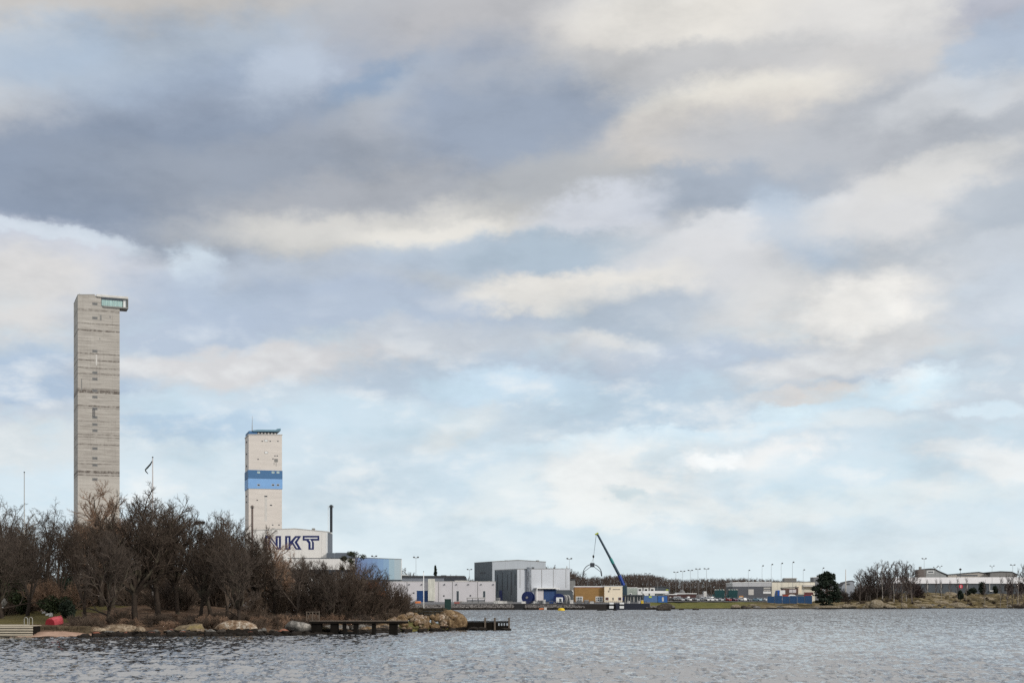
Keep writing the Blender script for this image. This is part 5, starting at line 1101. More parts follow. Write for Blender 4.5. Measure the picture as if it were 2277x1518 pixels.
# ------------------------------------------------------------------ crane with its lifted frame
CRDK = mat('dark crane boom paint', rgb(44, 62, 74), 0.45, 0.4, 0.2); CRBL = mat('blue crane boom paint', rgb(28, 58, 132), 0.45, 0.4, 0.15); CRTEAL = mat('teal boom section', rgb(36, 120, 116), 0.45); YELLOW = mat('yellow paint', rgb(226, 190, 30), 0.5, 0.6, 0.12); YG = mat('yellow green paint', rgb(170, 182, 60), 0.5)
D = 712; x0 = X(1386, D); zg = 3.6
t = thing('mobile_crane', 'mobile crane with a long dark and blue telescopic boom leaning left', 'crane', (x0, D, zg), 0)
cx = lambda px: X(px, D) - x0
cz = lambda py: Z(py, D) - zg
def seg(a, b_, r0, r1, m, nm):
    return MB().tube([(cx(a[0]), 0, cz(a[1])), (cx(b_[0]), 0, cz(b_[1]))], [r0, r1], 4).build(nm, m, t)
seg((1386.5, 1301), (1377, 1278.5), 0.95, 0.85, CRBL, 'boom_base'); seg((1377.3, 1279), (1361.5, 1249), 0.74, 0.68, CRDK, 'boom_section'); seg((1363.5, 1252.8), (1357.5, 1241), 0.76, 0.75, CRTEAL, 'boom_collar'); seg((1361, 1248), (1328.5, 1187.2), 0.62, 0.5, CRDK, 'boom_section')
MB().tube([(cx(1323.3), 0, cz(1187.8)), (cx(1330.5), 0, cz(1184.2))], 0.42, 6).build('boom_head', YG, t)
seg((1382, 1302), (1376, 1280), 0.22, 0.18, STEEL, 'lift_ram')
MB().box(cx(1368), cx(1404), -1.4, 1.4, 0.7, 2.3).build('carrier', CRBL, t, bevel=0.1); MB().box(cx(1380), cx(1394), -1.3, 1.3, 2.3, cz(1301)).build('turret', CRDK, t, bevel=0.2)
cb_ = MB().box(cx(1399), cx(1404.5), -1.3, 1.3, 2.3, 4.3).build('cab', WHITE, t, bevel=0.15); MB().box(cx(1400), cx(1403.5), -1.34, -1.3, 3.1, 4.1).build('cab_window', DKGLASS, cb_)
for k in range(4):
    for y in (-1.25, 1.25): MB().tube([(cx(1371 + k * 9.5), y - .2, 0.65), (cx(1371 + k * 9.5), y + .2, 0.65)], 0.65, 12).build('wheel', BLACK, t)
MB().tube([(cx(1325.5), 0, cz(1188)), (cx(1320.2), 0, cz(1234))], 0.05, 4).build('hoist_rope', DKSTEEL, t); MB().tube([(cx(1326.2), 0.2, cz(1188)), (cx(1320.4), 0.2, cz(1234))], 0.05, 4).build('hoist_rope', DKSTEEL, t)
MB().lathe([(0.1, cz(1240.5)), (0.4, cz(1238.5)), (0.5, cz(1235.5)), (0.3, cz(1233.5))], 8, (cx(1319.5), 0, 0)).build('hook_block', BLACK, t)
xf = X(1317, D); t = thing('lifting_frame', 'half ring shaped steel frame hanging from the crane hook', 'frame', (xf, D, Z(1280, D)))
fx_ = lambda px: X(px, D) - xf
fz_ = lambda py: Z(py, D) - Z(1280, D)
MB().box(fx_(1312.3), fx_(1321.8), -0.9, 0.9, fz_(1260.2), fz_(1250.8)).build('spreader_box', DKSTEEL, t, bevel=0.1)
mb = MB(); mb2 = MB()
arc = [(fx_(1317) + math.cos(q) * (21 / F * D), fz_(1277) + math.sin(q) * (23 / F * D)) for q in np.linspace(math.pi * 1.04, -math.pi * 0.04, 29)]
for y in (-0.7, 0.7): mb.tube([(a, y, c) for a, c in arc], 0.14, 5)
for (a, c) in arc[::1]: mb2.box(a - .2, a + .2, -0.75, 0.75, c - .18, c + .18)
mb.build('ring_rail', DKSTEEL, t); mb2.build('ring_rollers', BLACK, t)
mb = MB()
for a, b_ in (((1314, 1259), (1299, 1270)), ((1320, 1259), (1335, 1270)), ((1299, 1270), (1297, 1279)), ((1335, 1270), (1337, 1279))): mb.tube([(fx_(a[0]), 0, fz_(a[1])), (fx_(b_[0]), 0, fz_(b_[1]))], 0.13, 5)
mb.build('brace', DKSTEEL, t)
mb = MB()
for s_ in (-1, 1): mb.tube([(fx_(1319.4), 0, fz_(1240.5)), (fx_(1317 + s_ * 1.8), 0, fz_(1250.8))], 0.06, 4)
mb.build('sling', STEEL, t)
# ------------------------------------------------------------------ far trees
def fardraw(seed, h, cr, k1, k2, k3, r3):
    P = Plant(seed); r = P.r; env = (Vector((0, 0, h * 0.6)), Vector((cr, cr, h * 0.42)))
    pts, rad = P.grow(Vector((0, 0, -1)), Vector((r.gauss(0, .05), 0, 1)), h * 0.92, h * 0.013, 0.05, 8, 0.06, 0.05); P.line(pts, rad, 0)
    P.ramify(pts, rad, 0, [(k1, 42, 0.5, 0.11, 0.13, 0.05, 4), (k2, 42, 0.5, 0.07, 0.15, 0.04, 3), (k3, 42, 0.6, r3, 0.15, 0.02, 2)], env); return P
FTW = bark('far brown twigs', rgb(84, 73, 67), tint=0.3); FTW2 = bark('far greyish twigs', rgb(88, 79, 76), tint=0.25); FBK = bark('far grey trunk', rgb(100, 92, 86))
proto('far', fardraw(41, 16, 3.6, 15, 7, 5, 0.034), 0, (FBK, FTW)); proto('far2', fardraw(42, 16, 3.0, 16, 7, 5, 0.034), 0, (FBK, FTW2)); proto('birch', fardraw(43, 16, 2.8, 16, 7, 5, 0.03), 0, (BIRCHBARK, FTW2))
def mesh_arrays(me):
    V = np.empty(len(me.vertices) * 3, np.float32); me.vertices.foreach_get('co', V); Fi = np.empty(len(me.loops), np.int32); me.loops.foreach_get('vertex_index', Fi)
    return V.reshape(-1, 3), Fi.reshape(-1, 4)
# the far-off wood reads as one brown mass
WT = [(880, 1262), (920, 1271), (950, 1279), (1000, 1279), (1050, 1281), (1215, 1252), (1240, 1258), (1280, 1264), (1300, 1277), (1320, 1274), (1340, 1272), (1400, 1267), (1440, 1266), (1480, 1277), (1530, 1282), (1560, 1278), (1600, 1279), (1650, 1277), (1700, 1280), (1760, 1282), (1810, 1286), (1900, 1294), (2000, 1290), (2300, 1288)]
wx_, wy_ = zip(*WT); lowd = fardraw(44, 16, 3.2, 9, 5, 3, 0.075).meshes(9, ('wood', 'x'), (None, None), (4, 3, 3, 3))[0]
LV, LF = mesh_arrays(lowd); Vs = []; Fs = []; off = 0; rw = np.random.default_rng(8)
for row in range(6):
    for px in np.arange(870, 2330, 4.2):
        px = px + rw.uniform(-4, 4); D = 955 + row * 22 + rw.uniform(-9, 9); zb = far_g(px, D)
        h = max(6, Z(np.interp(px, wx_, wy_) + rw.uniform(-3, 7) + (5 - row) * 1.0, D) - zb); s = h / 16.0; a = rw.random() * 6.28; ws_ = s * rw.uniform(.85, 1.25)
        x_, y_ = LV[:, 0] * ws_, LV[:, 1] * ws_
        Vs.append(np.stack([X(px, D) + x_ * math.cos(a) - y_ * math.sin(a), D + x_ * math.sin(a) + y_ * math.cos(a), zb + LV[:, 2] * s], -1)); Fs.append(LF + off); off += len(LV)
o = bpy.data.objects.new('distant_wood', mesh_np('distant_wood', np.concatenate(Vs), np.concatenate(Fs), bark('distant bare wood', rgb(84, 73, 67)))); COL.objects.link(o); setting(o, 'stuff')
o['label'] = 'brown leafless wood along the far horizon'
def fartree(key, px, D, ptop, label, group, name='bare_tree', wide=1.0):
    zb = far_g(px, D) - 0.2; plant(key, name, label, 'tree', (X(px, D), D, zb), Z(ptop, D) - zb, RT.random() * 6.28, group, wide)
for px, D, pt, lab in ((1222, 800, 1249, 'dark bare tree rising right of the large grey hall'), (1244, 810, 1256, 'bare tree beside the double lamp post right of the grey halls'), (1208, 820, 1254, 'bare tree just over the roof of the pale grey hall'), (1266, 830, 1258, 'bare tree over the right corner of the pale grey hall'),
        (902, 800, 1256, 'small bare tree at the right corner of the pale blue hall'), (1290, 840, 1264, 'bare tree left of the hanging half ring'), (915, 850, 1266, 'bare tree left of the tall lamp behind the quay hall'), (1010, 860, 1272, 'bare tree over the flat grey roof, right of the little spruce'), (1035, 860, 1276, 'bare tree left of the large grey hall')):
    fartree('far', px, D, pt, lab, 'bare trees behind the quay halls', wide=1.2)
for i, px in enumerate((1411, 1415, 1432, 1452, 1463, 1503, 1566, 1582, 1593, 1605, 1622, 1655, 1600, 1540)):
    fartree('birch', px, 940 + (i % 3) * 6, float(np.interp(px, wx_, wy_)) + 6, 'pale trunked tree standing in front of the far brown wood', 'pale trees before the wood', 'birch_tree')
FR = [rock_mesh('shore_stone', 700 + i, 1, .9, .8, (FARROCK, GREYROCK, FARROCK, DARKROCK)[i], .3, 8, 2) for i in range(4)]
# right grove
RG = 'bare trees on the right shore'
for px, D, pt, key, lab in ((1912, 765, 1262, 'far2', 'slender bare tree at the left end of the right grove'), (1925, 775, 1258, 'far', 'bare tree beside the slender one in the right grove'), (1936, 770, 1252, 'far', 'dark bare tree in the left half of the right grove'), (1950, 768, 1246, 'far2', 'tall bare tree left of the tallest in the right grove'),
        (1963, 766, 1243, 'birch', 'birch with a white trunk in the middle of the right grove'), (1980, 772, 1239, 'far', 'tallest bare tree of the right grove'), (1993, 780, 1247, 'far2', 'bare tree right of the tallest in the right grove'), (2005, 765, 1241, 'far2', 'thin crowned bare tree where the white roof band begins'), (2016, 772, 1246, 'birch', 'birch at the left end of the white roof band'), (2027, 770, 1250, 'far2', 'lone thin tree before the grey house wing'),
        (1970, 785, 1258, 'far', 'short bare tree behind the white trunked birch'), (1945, 790, 1268, 'far2', 'low bare tree at the back of the right grove'), (1988, 760, 1262, 'birch', 'short birch in front of the tallest tree'),
        (2047, 800, 1283, 'birch', 'small leaning birch in front of the dark wall, left of the red sign'), (2060, 800, 1285, 'birch', 'birch standing alone against the dark wall below the grey house'), (2081, 802, 1284, 'birch', 'thin birch in front of the white roof band below the first double lamp'), (2093, 800, 1286, 'birch', 'thin white birch right of the first double lamp'), (2112, 810, 1288, 'birch', 'low birch in the middle of the white roof band'), (2128, 810, 1282, 'birch', 'small birch left of the red sign'), (2148, 806, 1280, 'birch', 'birch directly right of the red sign'),
        (2190, 805, 1288, 'birch', 'pale thin birch right of the dark juniper clump'), (2225, 800, 1279, 'birch', 'birch left of the tallest white trunk at the right edge'), (2239, 798, 1272, 'birch', 'tallest white trunked birch near the right edge'), (2252, 800, 1270, 'far2', 'bare tree near the right picture edge'), (2265, 800, 1262, 'birch', 'birch near the right picture edge'), (2276, 805, 1250, 'far2', 'bare tree cut by the right picture edge')):
    fartree(key, px, D, pt, lab, RG, 'birch_tree' if key == 'birch' else 'bare_tree', 0.75 if px > 2035 else 1.15)
for i in range(22):
    px = RT.choice((RT.uniform(1905, 2040), RT.uniform(2240, 2285), RT.uniform(1860, 1960))); D = RT.uniform(765, 800); zb = far_g(px, D)
    plant('shrub2', 'bare_bush', 'dark leafless bush at the foot of the right grove', 'bush', (X(px, D), D, zb), RT.uniform(4, 8), RT.random() * 6, 'bushes under the right grove', 1.3)
for i in range(14):
    px = RT.uniform(1905, 2035); fartree(RT.choice(['far', 'far2']), px, RT.uniform(770, 800), float(np.interp(px, [1905, 1935, 1980, 2010, 2035], [1275, 1258, 1246, 1250, 1266])) + RT.uniform(0, 25), 'dark bare tree in the thick of the right grove', RG, 'bare_tree', RT.uniform(1.1, 1.4))
for i in range(60):
    px = RT.uniform(1880, 2285); t_ = RT.uniform(6, 70); D = float(shore_y(px)) + t_; zb = far_g(px, D)
    plant('shrub2', 'heath_bush', 'low dark heath bush among the rocks of the right shore', 'bush', (X(px, D), D, zb - .1), RT.uniform(.9, 2.6), RT.random() * 6, 'heath bushes on the right shore', RT.uniform(1.2, 2.2), (BARK, RT.choice([TWIG, RUST])))
for i in range(70):
    px = RT.uniform(1660, 2285); t_ = RT.uniform(0, 9) if i % 2 else RT.uniform(2, 60); D = float(shore_y(px)) + t_; zb = far_g(px, D); s_ = RT.uniform(.5, 1.6)
    q = FR[i % 4]; o = bpy.data.objects.new('shore_stone', q); COL.objects.link(o); o.location = (X(px, D), D, zb + s_ * .15); o.scale = (s_ * RT.uniform(1, 2.2), s_, s_ * .7); o.rotation_euler.z = RT.random() * 6
    tag(o, 'small rock scattered over the heath of the right shore', 'stone', 'small rocks on the right shore')
# evergreens on the far side
def conifer(label, px, D, w_, ptop, zb, seed, name='pine_tree', n=9000, size=0.55, group=None, spire=False):
    x = X(px, D); h = Z(ptop, D) - zb; t = thing(name, label, 'tree', (x, D, zb), 0, group); wx = w_ / 2 / F * D; r = random.Random(seed); lob = []
    for k in range(95):
        f = r.random() ** 0.8; zz = h * (0.07 + 0.9 * f); rr = wx * ((1 - f) ** 0.9 if spire else (1 - f ** 2.1 * 0.86) * (0.9 + 0.2 * math.sin(f * 11 + seed))) * r.uniform(0.35, 1.0); a = r.random() * 6.28
        lob.append((math.cos(a) * rr * .9, math.sin(a) * rr * .9, zz, wx * r.uniform(.13, .26) * (0.6 if spire else 1), wx * r.uniform(.13, .26), h * r.uniform(.025, .055)))
    o = bpy.data.objects.new('crown', leaves_mesh('crown', lob, n, size, LEAF2, seed, 0.2)); COL.objects.link(o); o.parent = t
    MB().tube([(0, 0, -1), (0.1, 0, h * 0.5), (0, 0, h * 0.95)], [h * .02, h * .013, .05], 7).build('trunk', BARK, t)
    return t
conifer('big dark spreading pine right of the cream hall', 1838, 728, 92, 1269, far_g(1838, 728) - 0.5, 3)
conifer('small pointed spruce peeping over the flat grey roof', 968, 850, 22, 1256, far_g(968, 850), 5, 'spruce_tree', 1800, 0.6, None, True)
for i, (px, D, w_, pt, pb, lab) in enumerate(((2136, 795, 14, 1311, 1332, 'dark columnar juniper on the rocks below the red sign'), (2182, 815, 22, 1292, 1318, 'tall dark juniper clump before the white roof band'), (2165, 815, 16, 1305, 1318, 'lower juniper left of the tall juniper clump'), (2152, 812, 12, 1312, 1322, 'smallest juniper behind the columnar one'), (2213, 812, 12, 1302, 1318, 'dark shrub by the white bench sign'),
        (2030, 790, 40, 1292, 1330, 'wide dark purple-brown shrub at the right end of the grove'), (2042, 792, 26, 1298, 1332, 'dark shrub in front of the left part of the slate wall'), (2245, 808, 22, 1296, 1322, 'dark shrub near the right picture edge'), (2270, 808, 22, 1292, 1322, 'dark shrub at the right picture edge'))):
    evergreen(lab, px, D, w_, pt, Z(pb, D) - 0.3, LEAF2 if i < 5 else leaf_mat('dark brown shrub twigs %d' % i, rgb(58, 46, 44)), n=1500, size=0.4, seed=120 + i, group='junipers and shrubs on the right shore')

# ------------------------------------------------------------------ lamp posts
LAMP = mat('grey lamp steel', rgb(122, 122, 122), 0.5, 0.5, 0.1); LHEAD = mat('lamp housing', rgb(92, 92, 94), 0.5, 0.5, 0.15)
def lamp_post(kind):
    t = thing('lamp_post', 'x', 'lamp post'); MB().tube([(0, 0, -0.5), (0, 0, 5), (0, 0, 10)], [0.13, 0.1, 0.07], 6).build('pole', LAMP, t, smooth=True)
    if kind == 'T':
        MB().box(-1.3, 1.3, -.05, .05, 9.9, 10.02).build('arm', LAMP, t)
        for s_ in (-1, 1): MB().box(min(s_ * .6, s_ * 1.55), max(s_ * .6, s_ * 1.55), -.2, .2, 9.98, 10.24).build('lamp_head', LHEAD, t, bevel=0.04)
    elif kind == 'Y':
        for s_ in (-1, 1):
            MB().tube([(0, 0, 9.3), (s_ * .5, 0, 9.8), (s_ * 1.0, 0, 10)], 0.07, 5).build('arm', LAMP, t); MB().box(s_ * 1.3 - .45, s_ * 1.3 + .45, -.22, .22, 9.92, 10.2).build('lamp_head', LHEAD, t, bevel=0.05)
    else:
        MB().box(-.05, .6, -.05, .05, 9.9, 10).build('arm', LAMP, t); MB().box(.25, 1.25, -.22, .22, 9.92, 10.25).build('lamp_head', LHEAD, t, bevel=0.05)
    return t
LP = {k: lamp_post(k) for k in 'TYS'}; used = set()
for px, pt, k, D, lab in ((925, 1238, 'T', 790, 'tall double lamp post behind the roof of the quay hall'), (1044, 1265, 'T', 850, 'small double lamp post just left of the large grey hall'), (832, 1235.5, 'T', 770, 'double lamp just over the roof of the pale blue hall'), (1266, 1241, 'T', 800, 'double lamp post right of the grey halls'), (1441, 1274, 'Y', 800, 'forked double lamp post above the site cabins'), (1462, 1292.5, 'Y', 790, 'small forked lamp behind the dark roofed shed'),
        (1503, 1271, 'T', 900, 'first and lowest of the five dark lamps over the wood'), (1518, 1269, 'T', 880, 'second of the five dark lamps over the wood'), (1535, 1267, 'T', 860, 'middle one of the five dark lamps over the wood'), (1552, 1264, 'T', 840, 'fourth of the five dark lamps over the wood'), (1571, 1263.5, 'T', 825, 'last and tallest of the five dark lamps over the wood'),
        (1489, 1288.5, 'S', 790, 'short lamp in front of the wood above the yellow green sign'), (1519, 1293, 'S', 790, 'short lamp between the marquee and the gravel heap'), (1554, 1294, 'S', 780, 'short lamp above the right end of the red brown shed'), (1614, 1295, 'S', 780, 'short lamp behind the green lorries'),
        (1664, 1267, 'S', 800, 'single lamp post left of the row of four tall thin ones'), (1694.5, 1257, 'S', 830, 'leftmost of four tall thin lamp posts over the right halls'), (1715, 1254, 'S', 810, 'second of four tall thin lamp posts over the right halls'), (1737, 1251.5, 'S', 795, 'third of four tall thin lamp posts over the right halls'), (1762, 1249, 'S', 780, 'rightmost and tallest of four tall thin lamp posts'), (1786, 1266, 'S', 800, 'shorter lamp post above the right end of the cream hall'), (1829, 1262, 'S', 840, 'lamp post whose tip shows over the big pine'),
        (2055, 1241, 'T', 930, 'tall wide double lamp over the grey house'), (2090, 1257.5, 'Y', 860, 'forked lamp right of the grey house, nearer one'), (2080, 1260, 'Y', 900, 'forked lamp right of the grey house, half behind the other'), (2206, 1257, 'Y', 870, 'forked lamp over the low grey hall'), (2252, 1255, 'T', 850, 'dark lamp with a small head near the right picture edge')):
    zb = far_g(px, D); h = Z(pt, D) - zb; s = max(h / 10.1, 0.3); sx = min(s, 1.25) if k == 'T' else min(s, 1.0)
    if k in used: o = dup(LP[k], (X(px, D), D, zb))
    else: o = LP[k]; o.location = (X(px, D), D, zb); used.add(k)
    o.scale = (sx * .85, sx * .85, s); o['label'] = lab; o['group'] = 'lamp posts on the far side'
pole(1880.5, 1265, 830, 'white mast standing left of the right grove', 0.35, far_g(1880, 830), LIGHTCON, 'mast', 'mast', 0)
pole(2135.5, 1268, 900, 'short dark mast over the roofs in the middle of the white roof band', 0.18, far_g(2135, 900), DKSTEEL, 'mast', 'mast', 0.8)

# ------------------------------------------------------------------ quay wall, yard, car park
RUB = rock_mat('grey riprap', rgb(62, 60, 58), rgb(104, 100, 98), rgb(158, 154, 150), 0.8)
def rubble(name, p0, p1, n, z0, z1, dep, s0, s1, label, m=RUB, D0=None):
    rr = random.Random(int(p0)); base = [rock_mesh('q', 300 + i, 1, 1, .8, m, .3, 8, 1, sharp=True) for i in range(4)]; bm = bmesh.new()
    for i in range(n):
        px = rr.uniform(p0, p1); t = rr.random(); D = float(shore_y(px)) - 0.6 - (1 - t) * dep; s = rr.uniform(s0, s1); k = len(bm.verts)
        bm.from_mesh(base[i % 4]); bm.verts.ensure_lookup_table(); M = Matrix.Translation((X(px, D), D, z0 + (z1 - z0) * t)) @ Matrix.Rotation(rr.random() * 6, 4, 'Z') @ Matrix.Diagonal((s * rr.uniform(.9, 1.6), s, s, 1))
        bmesh.ops.transform(bm, matrix=M, verts=bm.verts[k:])
    me = bpy.data.meshes.new(name); bm.to_mesh(me); bm.free(); me.materials.append(m); o = bpy.data.objects.new(name, me); COL.objects.link(o); setting(o, 'stuff'); o['label'] = label
rubble('riprap', 860, 1142, 1500, -0.2, 2.2, 3.2, 0.25, 0.6, 'grey rubble slope below the quay left of the black fenders')
rubble('riprap', 1168, 1300, 500, -0.2, 1.9, 2.6, 0.25, 0.6, 'grey rubble slope below the quay in front of the blue door')
rubble('riprap', 1436, 1500, 260, -0.2, 1.6, 3, 0.25, 0.6, 'grey rubble at the corner of the green shore')
QW = mat('stained quay concrete', rgb(74, 72, 72), 0.9, 0.4, 0.3, (1, 1, 0.3)); QD = mat('dark navy quay sheet piling', rgb(28, 32, 46), 0.6, 0.6, 0.25, (3, 1, 0.3)); QB = mat('brown black timber piling', rgb(38, 33, 31), 0.8, 0.8, 0.3, (2, 1, 0.3))
def quay(name, p0, p1, ztop, m, label, proud, cat='wall', coping=True, zbot=-1.5):
    mb = MB(); n = max(2, int((p1 - p0) / 12)); pts = [(X(p, float(shore_y(p))), float(shore_y(p))) for p in np.linspace(p0, p1, n + 1)]
    o = None; ox, oy = pts[0]; vs = []; fs = []
    for (x, y) in pts: vs += [(x - ox, y - oy - proud, zbot), (x - ox, y - oy - proud, ztop), (x - ox, y - oy + 1.0, ztop), (x - ox, y - oy + 1.0, zbot)]
    for i in range(n):
        for j in range(4): fs.append((i * 4 + j, i * 4 + (j + 1) % 4, i * 4 + 4 + (j + 1) % 4, i * 4 + 4 + j))
    fs += [(0, 3, 2, 1), tuple(n * 4 + j for j in range(4))]
    o = mb.add(vs, fs).build(name, m, None, (ox, oy, 0)); tag(o, label, cat, 'sections of the quay'); return o
quay('quay_wall', 1010, 1141.8, 2.75, QW, 'grey capped quay wall above the rubble, in front of the quay hall', 0.3)
quay('quay_wall', 1142, 1167, 2.7, BLACK, 'black fendered berth in the quay, left of the yellow buoy', 1.5)
quay('quay_wall', 1167.2, 1280, 2.75, QW, 'grey capped quay wall behind the yellow buoy', 0.3)
quay('quay_wall', 1280.2, 1368, 2.6, QB, 'dark timber berth with white boxes in front of the brick building', 1.2)
quay('quay_wall', 1368.2, 1444, 2.85, QD, 'dark navy sheet piled quay below the flat roofed pavilion', 2.0)
mb = MB()
for px in np.arange(1010, 1142, 4.0): y = float(shore_y(px)) - .1; mb.box(X(px, y) - .05, X(px, y) + .05, y - .05, y + .05, 2.7, 3.75)
for z in (3.2, 3.7):
    mb.tube([(X(p, float(shore_y(p)) - .1), float(shore_y(p)) - .1, z) for p in np.linspace(1010, 1140, 12)], 0.05, 4)
o = mb.build('railing', STEEL); tag(o, 'grey tube railing along the quay in front of the quay hall', 'railing')
mb = MB()
for px in np.arange(1168, 1440, 4.5): y = float(shore_y(px)) + 1.5; mb.box(X(px, y) - .05, X(px, y) + .05, y - .05, y + .05, 2.4, 3.9)
for z in (3.2, 3.85): mb.tube([(X(p, float(shore_y(p)) + 1.5), float(shore_y(p)) + 1.5, z) for p in np.linspace(1168, 1438, 20)], 0.05, 4)
o = mb.build('railing', DKSTEEL); tag(o, 'dark tube railing along the quay from the black berth to the pavilion', 'railing')
# asphalt yards as sheets over the ground
ASPH = mat('asphalt', rgb(92, 92, 94), 0.9, 0.5, 0.2)
def sheet(name, p0, p1, t0, t1, m, lift=0.05):
    pg, tg = np.meshgrid(np.linspace(p0, p1, 40), np.linspace(t0, t1, 30), indexing='ij'); y = shore_y(pg) + tg; x = (pg - CX) / F * y; z = far_z(tg, pg) + lift
    i = np.arange(pg.size).reshape(pg.shape); fc = np.stack([i[:-1, :-1], i[1:, :-1], i[1:, 1:], i[:-1, 1:]], -1).reshape(-1, 4)
    o = bpy.data.objects.new(name, mesh_np(name, np.stack([x, y, z], -1).reshape(-1, 3), fc, m, True)); COL.objects.link(o); setting(o)
sheet('quay_yard', 862, 1440, 3, 120, ASPH)
sheet('car_park', 1470, 1720, 52, 125, ASPH, 0.4)

# yard clutter on the quay
def at(px, t): D = float(shore_y(px)) + t; return X(px, D), D, far_g(px, D) + 0.05
def drum(px, t, r, wd, m, label, rz):
    x, y, z = at(px, t); o = thing('cable_drum', label, 'cable drum', (x, y, z + r), R(rz), 'cable drums on the quay')
    for s_ in (-1, 1):
        MB().tube([(s_ * wd / 2 - .12, 0, 0), (s_ * wd / 2 + .12, 0, 0)], r, 24).build('flange', m, o)
        MB().tube([(s_ * wd / 2 + s_ * .125, 0, 0), (s_ * wd / 2 + s_ * .3, 0, 0)], r * .2, 12).build('hub', STEEL, o)
    MB().tube([(-wd / 2 + .13, 0, 0), (wd / 2 - .13, 0, 0)], r * .62, 20).build('core', DKSTEEL, o)
DB = mat('dark blue drum steel', rgb(24, 40, 92), 0.5, 1.5, 0.3)
drum(1174.5, 12, 2.75, 2.2, DB, 'big dark blue cable drum in front of the steel flue', 62); drum(1243, 12, 2.3, 2.0, DB, 'dark blue cable drum in front of the dark lean-to shed', 70)
drum(1258, 14, 2.0, 1.8, LIGHTCON, 'pale cable drum right of the smaller dark blue drum', 40)
def crate(px, t, w_, h, m, label, name='crate', cat='crate', grp='boxes and crates on the quay', d=1.6):
    x, y, z = at(px, t); o = thing(name, label, cat, (x, y, z), R(RT.uniform(-20, 20)), grp)
    MB().box(-w_ / 2, w_ / 2, -d / 2, d / 2, 0.12, h).build('body', m, o, bevel=0.04); MB().box(-w_ / 2 - .04, w_ / 2 + .04, -d / 2 - .04, d / 2 + .04, h + .003, h + .12).build('lid', LIGHTCON if m is not WHITE else STEEL, o)
    mb = MB()
    for s_ in (-1, 1): mb.box(s_ * w_ * .35 - .12, s_ * w_ * .35 + .12, -d / 2, d / 2, 0, .117)
    mb.build('skid', DKSTEEL, o)
x, y, z = at(1244, 6); o = thing('box_trailer', 'white box trailer with a dark opening standing before the blue drum on the quay', 'trailer', (x, y, z)); MB().box(-1.5, 1.5, -1, 1, .7, 2.9).build('body', WHITE, o, bevel=.08); MB().box(-.1, .9, -1.04, -.98, .9, 2.4).build('door', DKGLASS, o)
for s_ in (-1, 1): MB().tube([(s_ * .9, -1.1, .4), (s_ * .9, -.85, .4)], .4, 10).build('wheel', BLACK, o)
x, y, z = at(1058, 30); o = thing('pipe_rack', 'long grey covered rack in front of the right half of the quay hall', 'rack', (x, y, z)); MB().box(-4.2, 4.4, -1, 1, 2.0, 2.35).build('cover', STEEL, o)
mb = MB(); [mb.box(q - .1, q + .1, -.9, .9, 0, 1.997) for q in (-4, -1.5, 1.2, 4.1)]; mb.build('frame', DKSTEEL, o); MB().box(-3.8, 4, -.7, .7, .4, 1.3).build('load', mat('grey load', rgb(112, 114, 118)), o)
WC = mat('dirty white crate', rgb(206, 204, 200), 0.7, 1, 0.15); RC = mat('dull red crate', rgb(150, 62, 52)); BC = mat('blue plastic crate', rgb(52, 88, 150)); GC = mat('grey crate', rgb(120, 120, 120)); OC = mat('orange crate', rgb(206, 120, 70))
for px, t, w_, h, m_, lab in ((1104, 8, 2.2, 1.3, WC, 'white crate on the quay below the dark side of the pale grey hall'), (1112, 8, 2.0, 1.2, WC, 'second white crate from the quay hall'), (1121, 9, 2.4, 1.1, WC, 'third and widest white crate from the quay hall'), (1108, 24, 1.4, 2.2, GC, 'tall grey box behind the white crates'), (1016, 8, 2.4, 0.9, RC, 'flat red crate beside the dark green cabinet'), (1024, 9, 1.6, 1.1, GC, 'grey crate right of the red one'), (929, 14, 2.5, 1.0, OC, 'orange crate at the foot of the blue door'),
        (1192, 9, 2.6, 1.0, WC, 'white box right of the big dark blue drum'), (1203, 7, 1.6, 1.3, GC, 'grey crate before the white porch'), (1164, 8, 2.0, 1.0, WC, 'white crate left of the big dark blue drum'), (1210, 6, 1.0, 1.8, WC, 'narrow white box before the blue door'), (1226, 8, 1.6, 1.2, BC, 'blue crate before the blue door'), (1262, 8, 2.0, 1.2, GC, 'grey crate before the pale drum'), (1270, 7, 1.5, 1.6, WC, 'pale crate left of the brick building'), (1288, 8, 2.2, 1.4, GC, 'grey crate under the left grid window'), (1304, 8, 1.8, 1.6, GC, 'grey crate in the middle of the brick building'), (1316, 7, 1.6, 1.1, WC, 'pale crate under the right grid window'),
        (1398, 8, 1.2, 1.2, WC, 'small white crate before the pavilion'), (1422, 7, 1.2, 1.3, WC, 'small white crate at the right end of the pavilion'), (1427, 7, 1.0, 1.5, YELLOW, 'yellow box between the pavilion and the blue container')):
    crate(px, t, w_, h, m_, lab)
# berth furniture on the water side of the dark timber berth
for px, lab in ((1359.5, 'white fender box on the dark timber berth, left one'), (1382.5, 'white fender box at the right end of the dark timber berth')):
    D = float(shore_y(px)) - 1.9; o = thing('fender_box', lab, 'box', (X(px, D), D, 0), 0, 'white fender boxes'); MB().box(-.95, .95, -.4, .5, .6, 1.75).build('body', WHITE, o, bevel=.06); MB().box(-1, 1, -.45, .55, 2.4, 3.2).build('upper_body', WHITE, o, bevel=.2); MB().box(-.9, .9, -.3, .5, 1.8, 2.35).build('gap', BLACK, o)
D = 618; o = thing('floating_hose_raft', 'orange and white float under the quay left of the yellow buoy', 'raft', (X(1207, D), D, 0)); MB().tube([(-1.6, 0, .35), (.4, 0, .5)], .35, 8).build('float', OC, o); MB().box(.5, 1.7, -.5, .5, -.2, 1.1).build('box', LIGHTCON, o, bevel=.1)
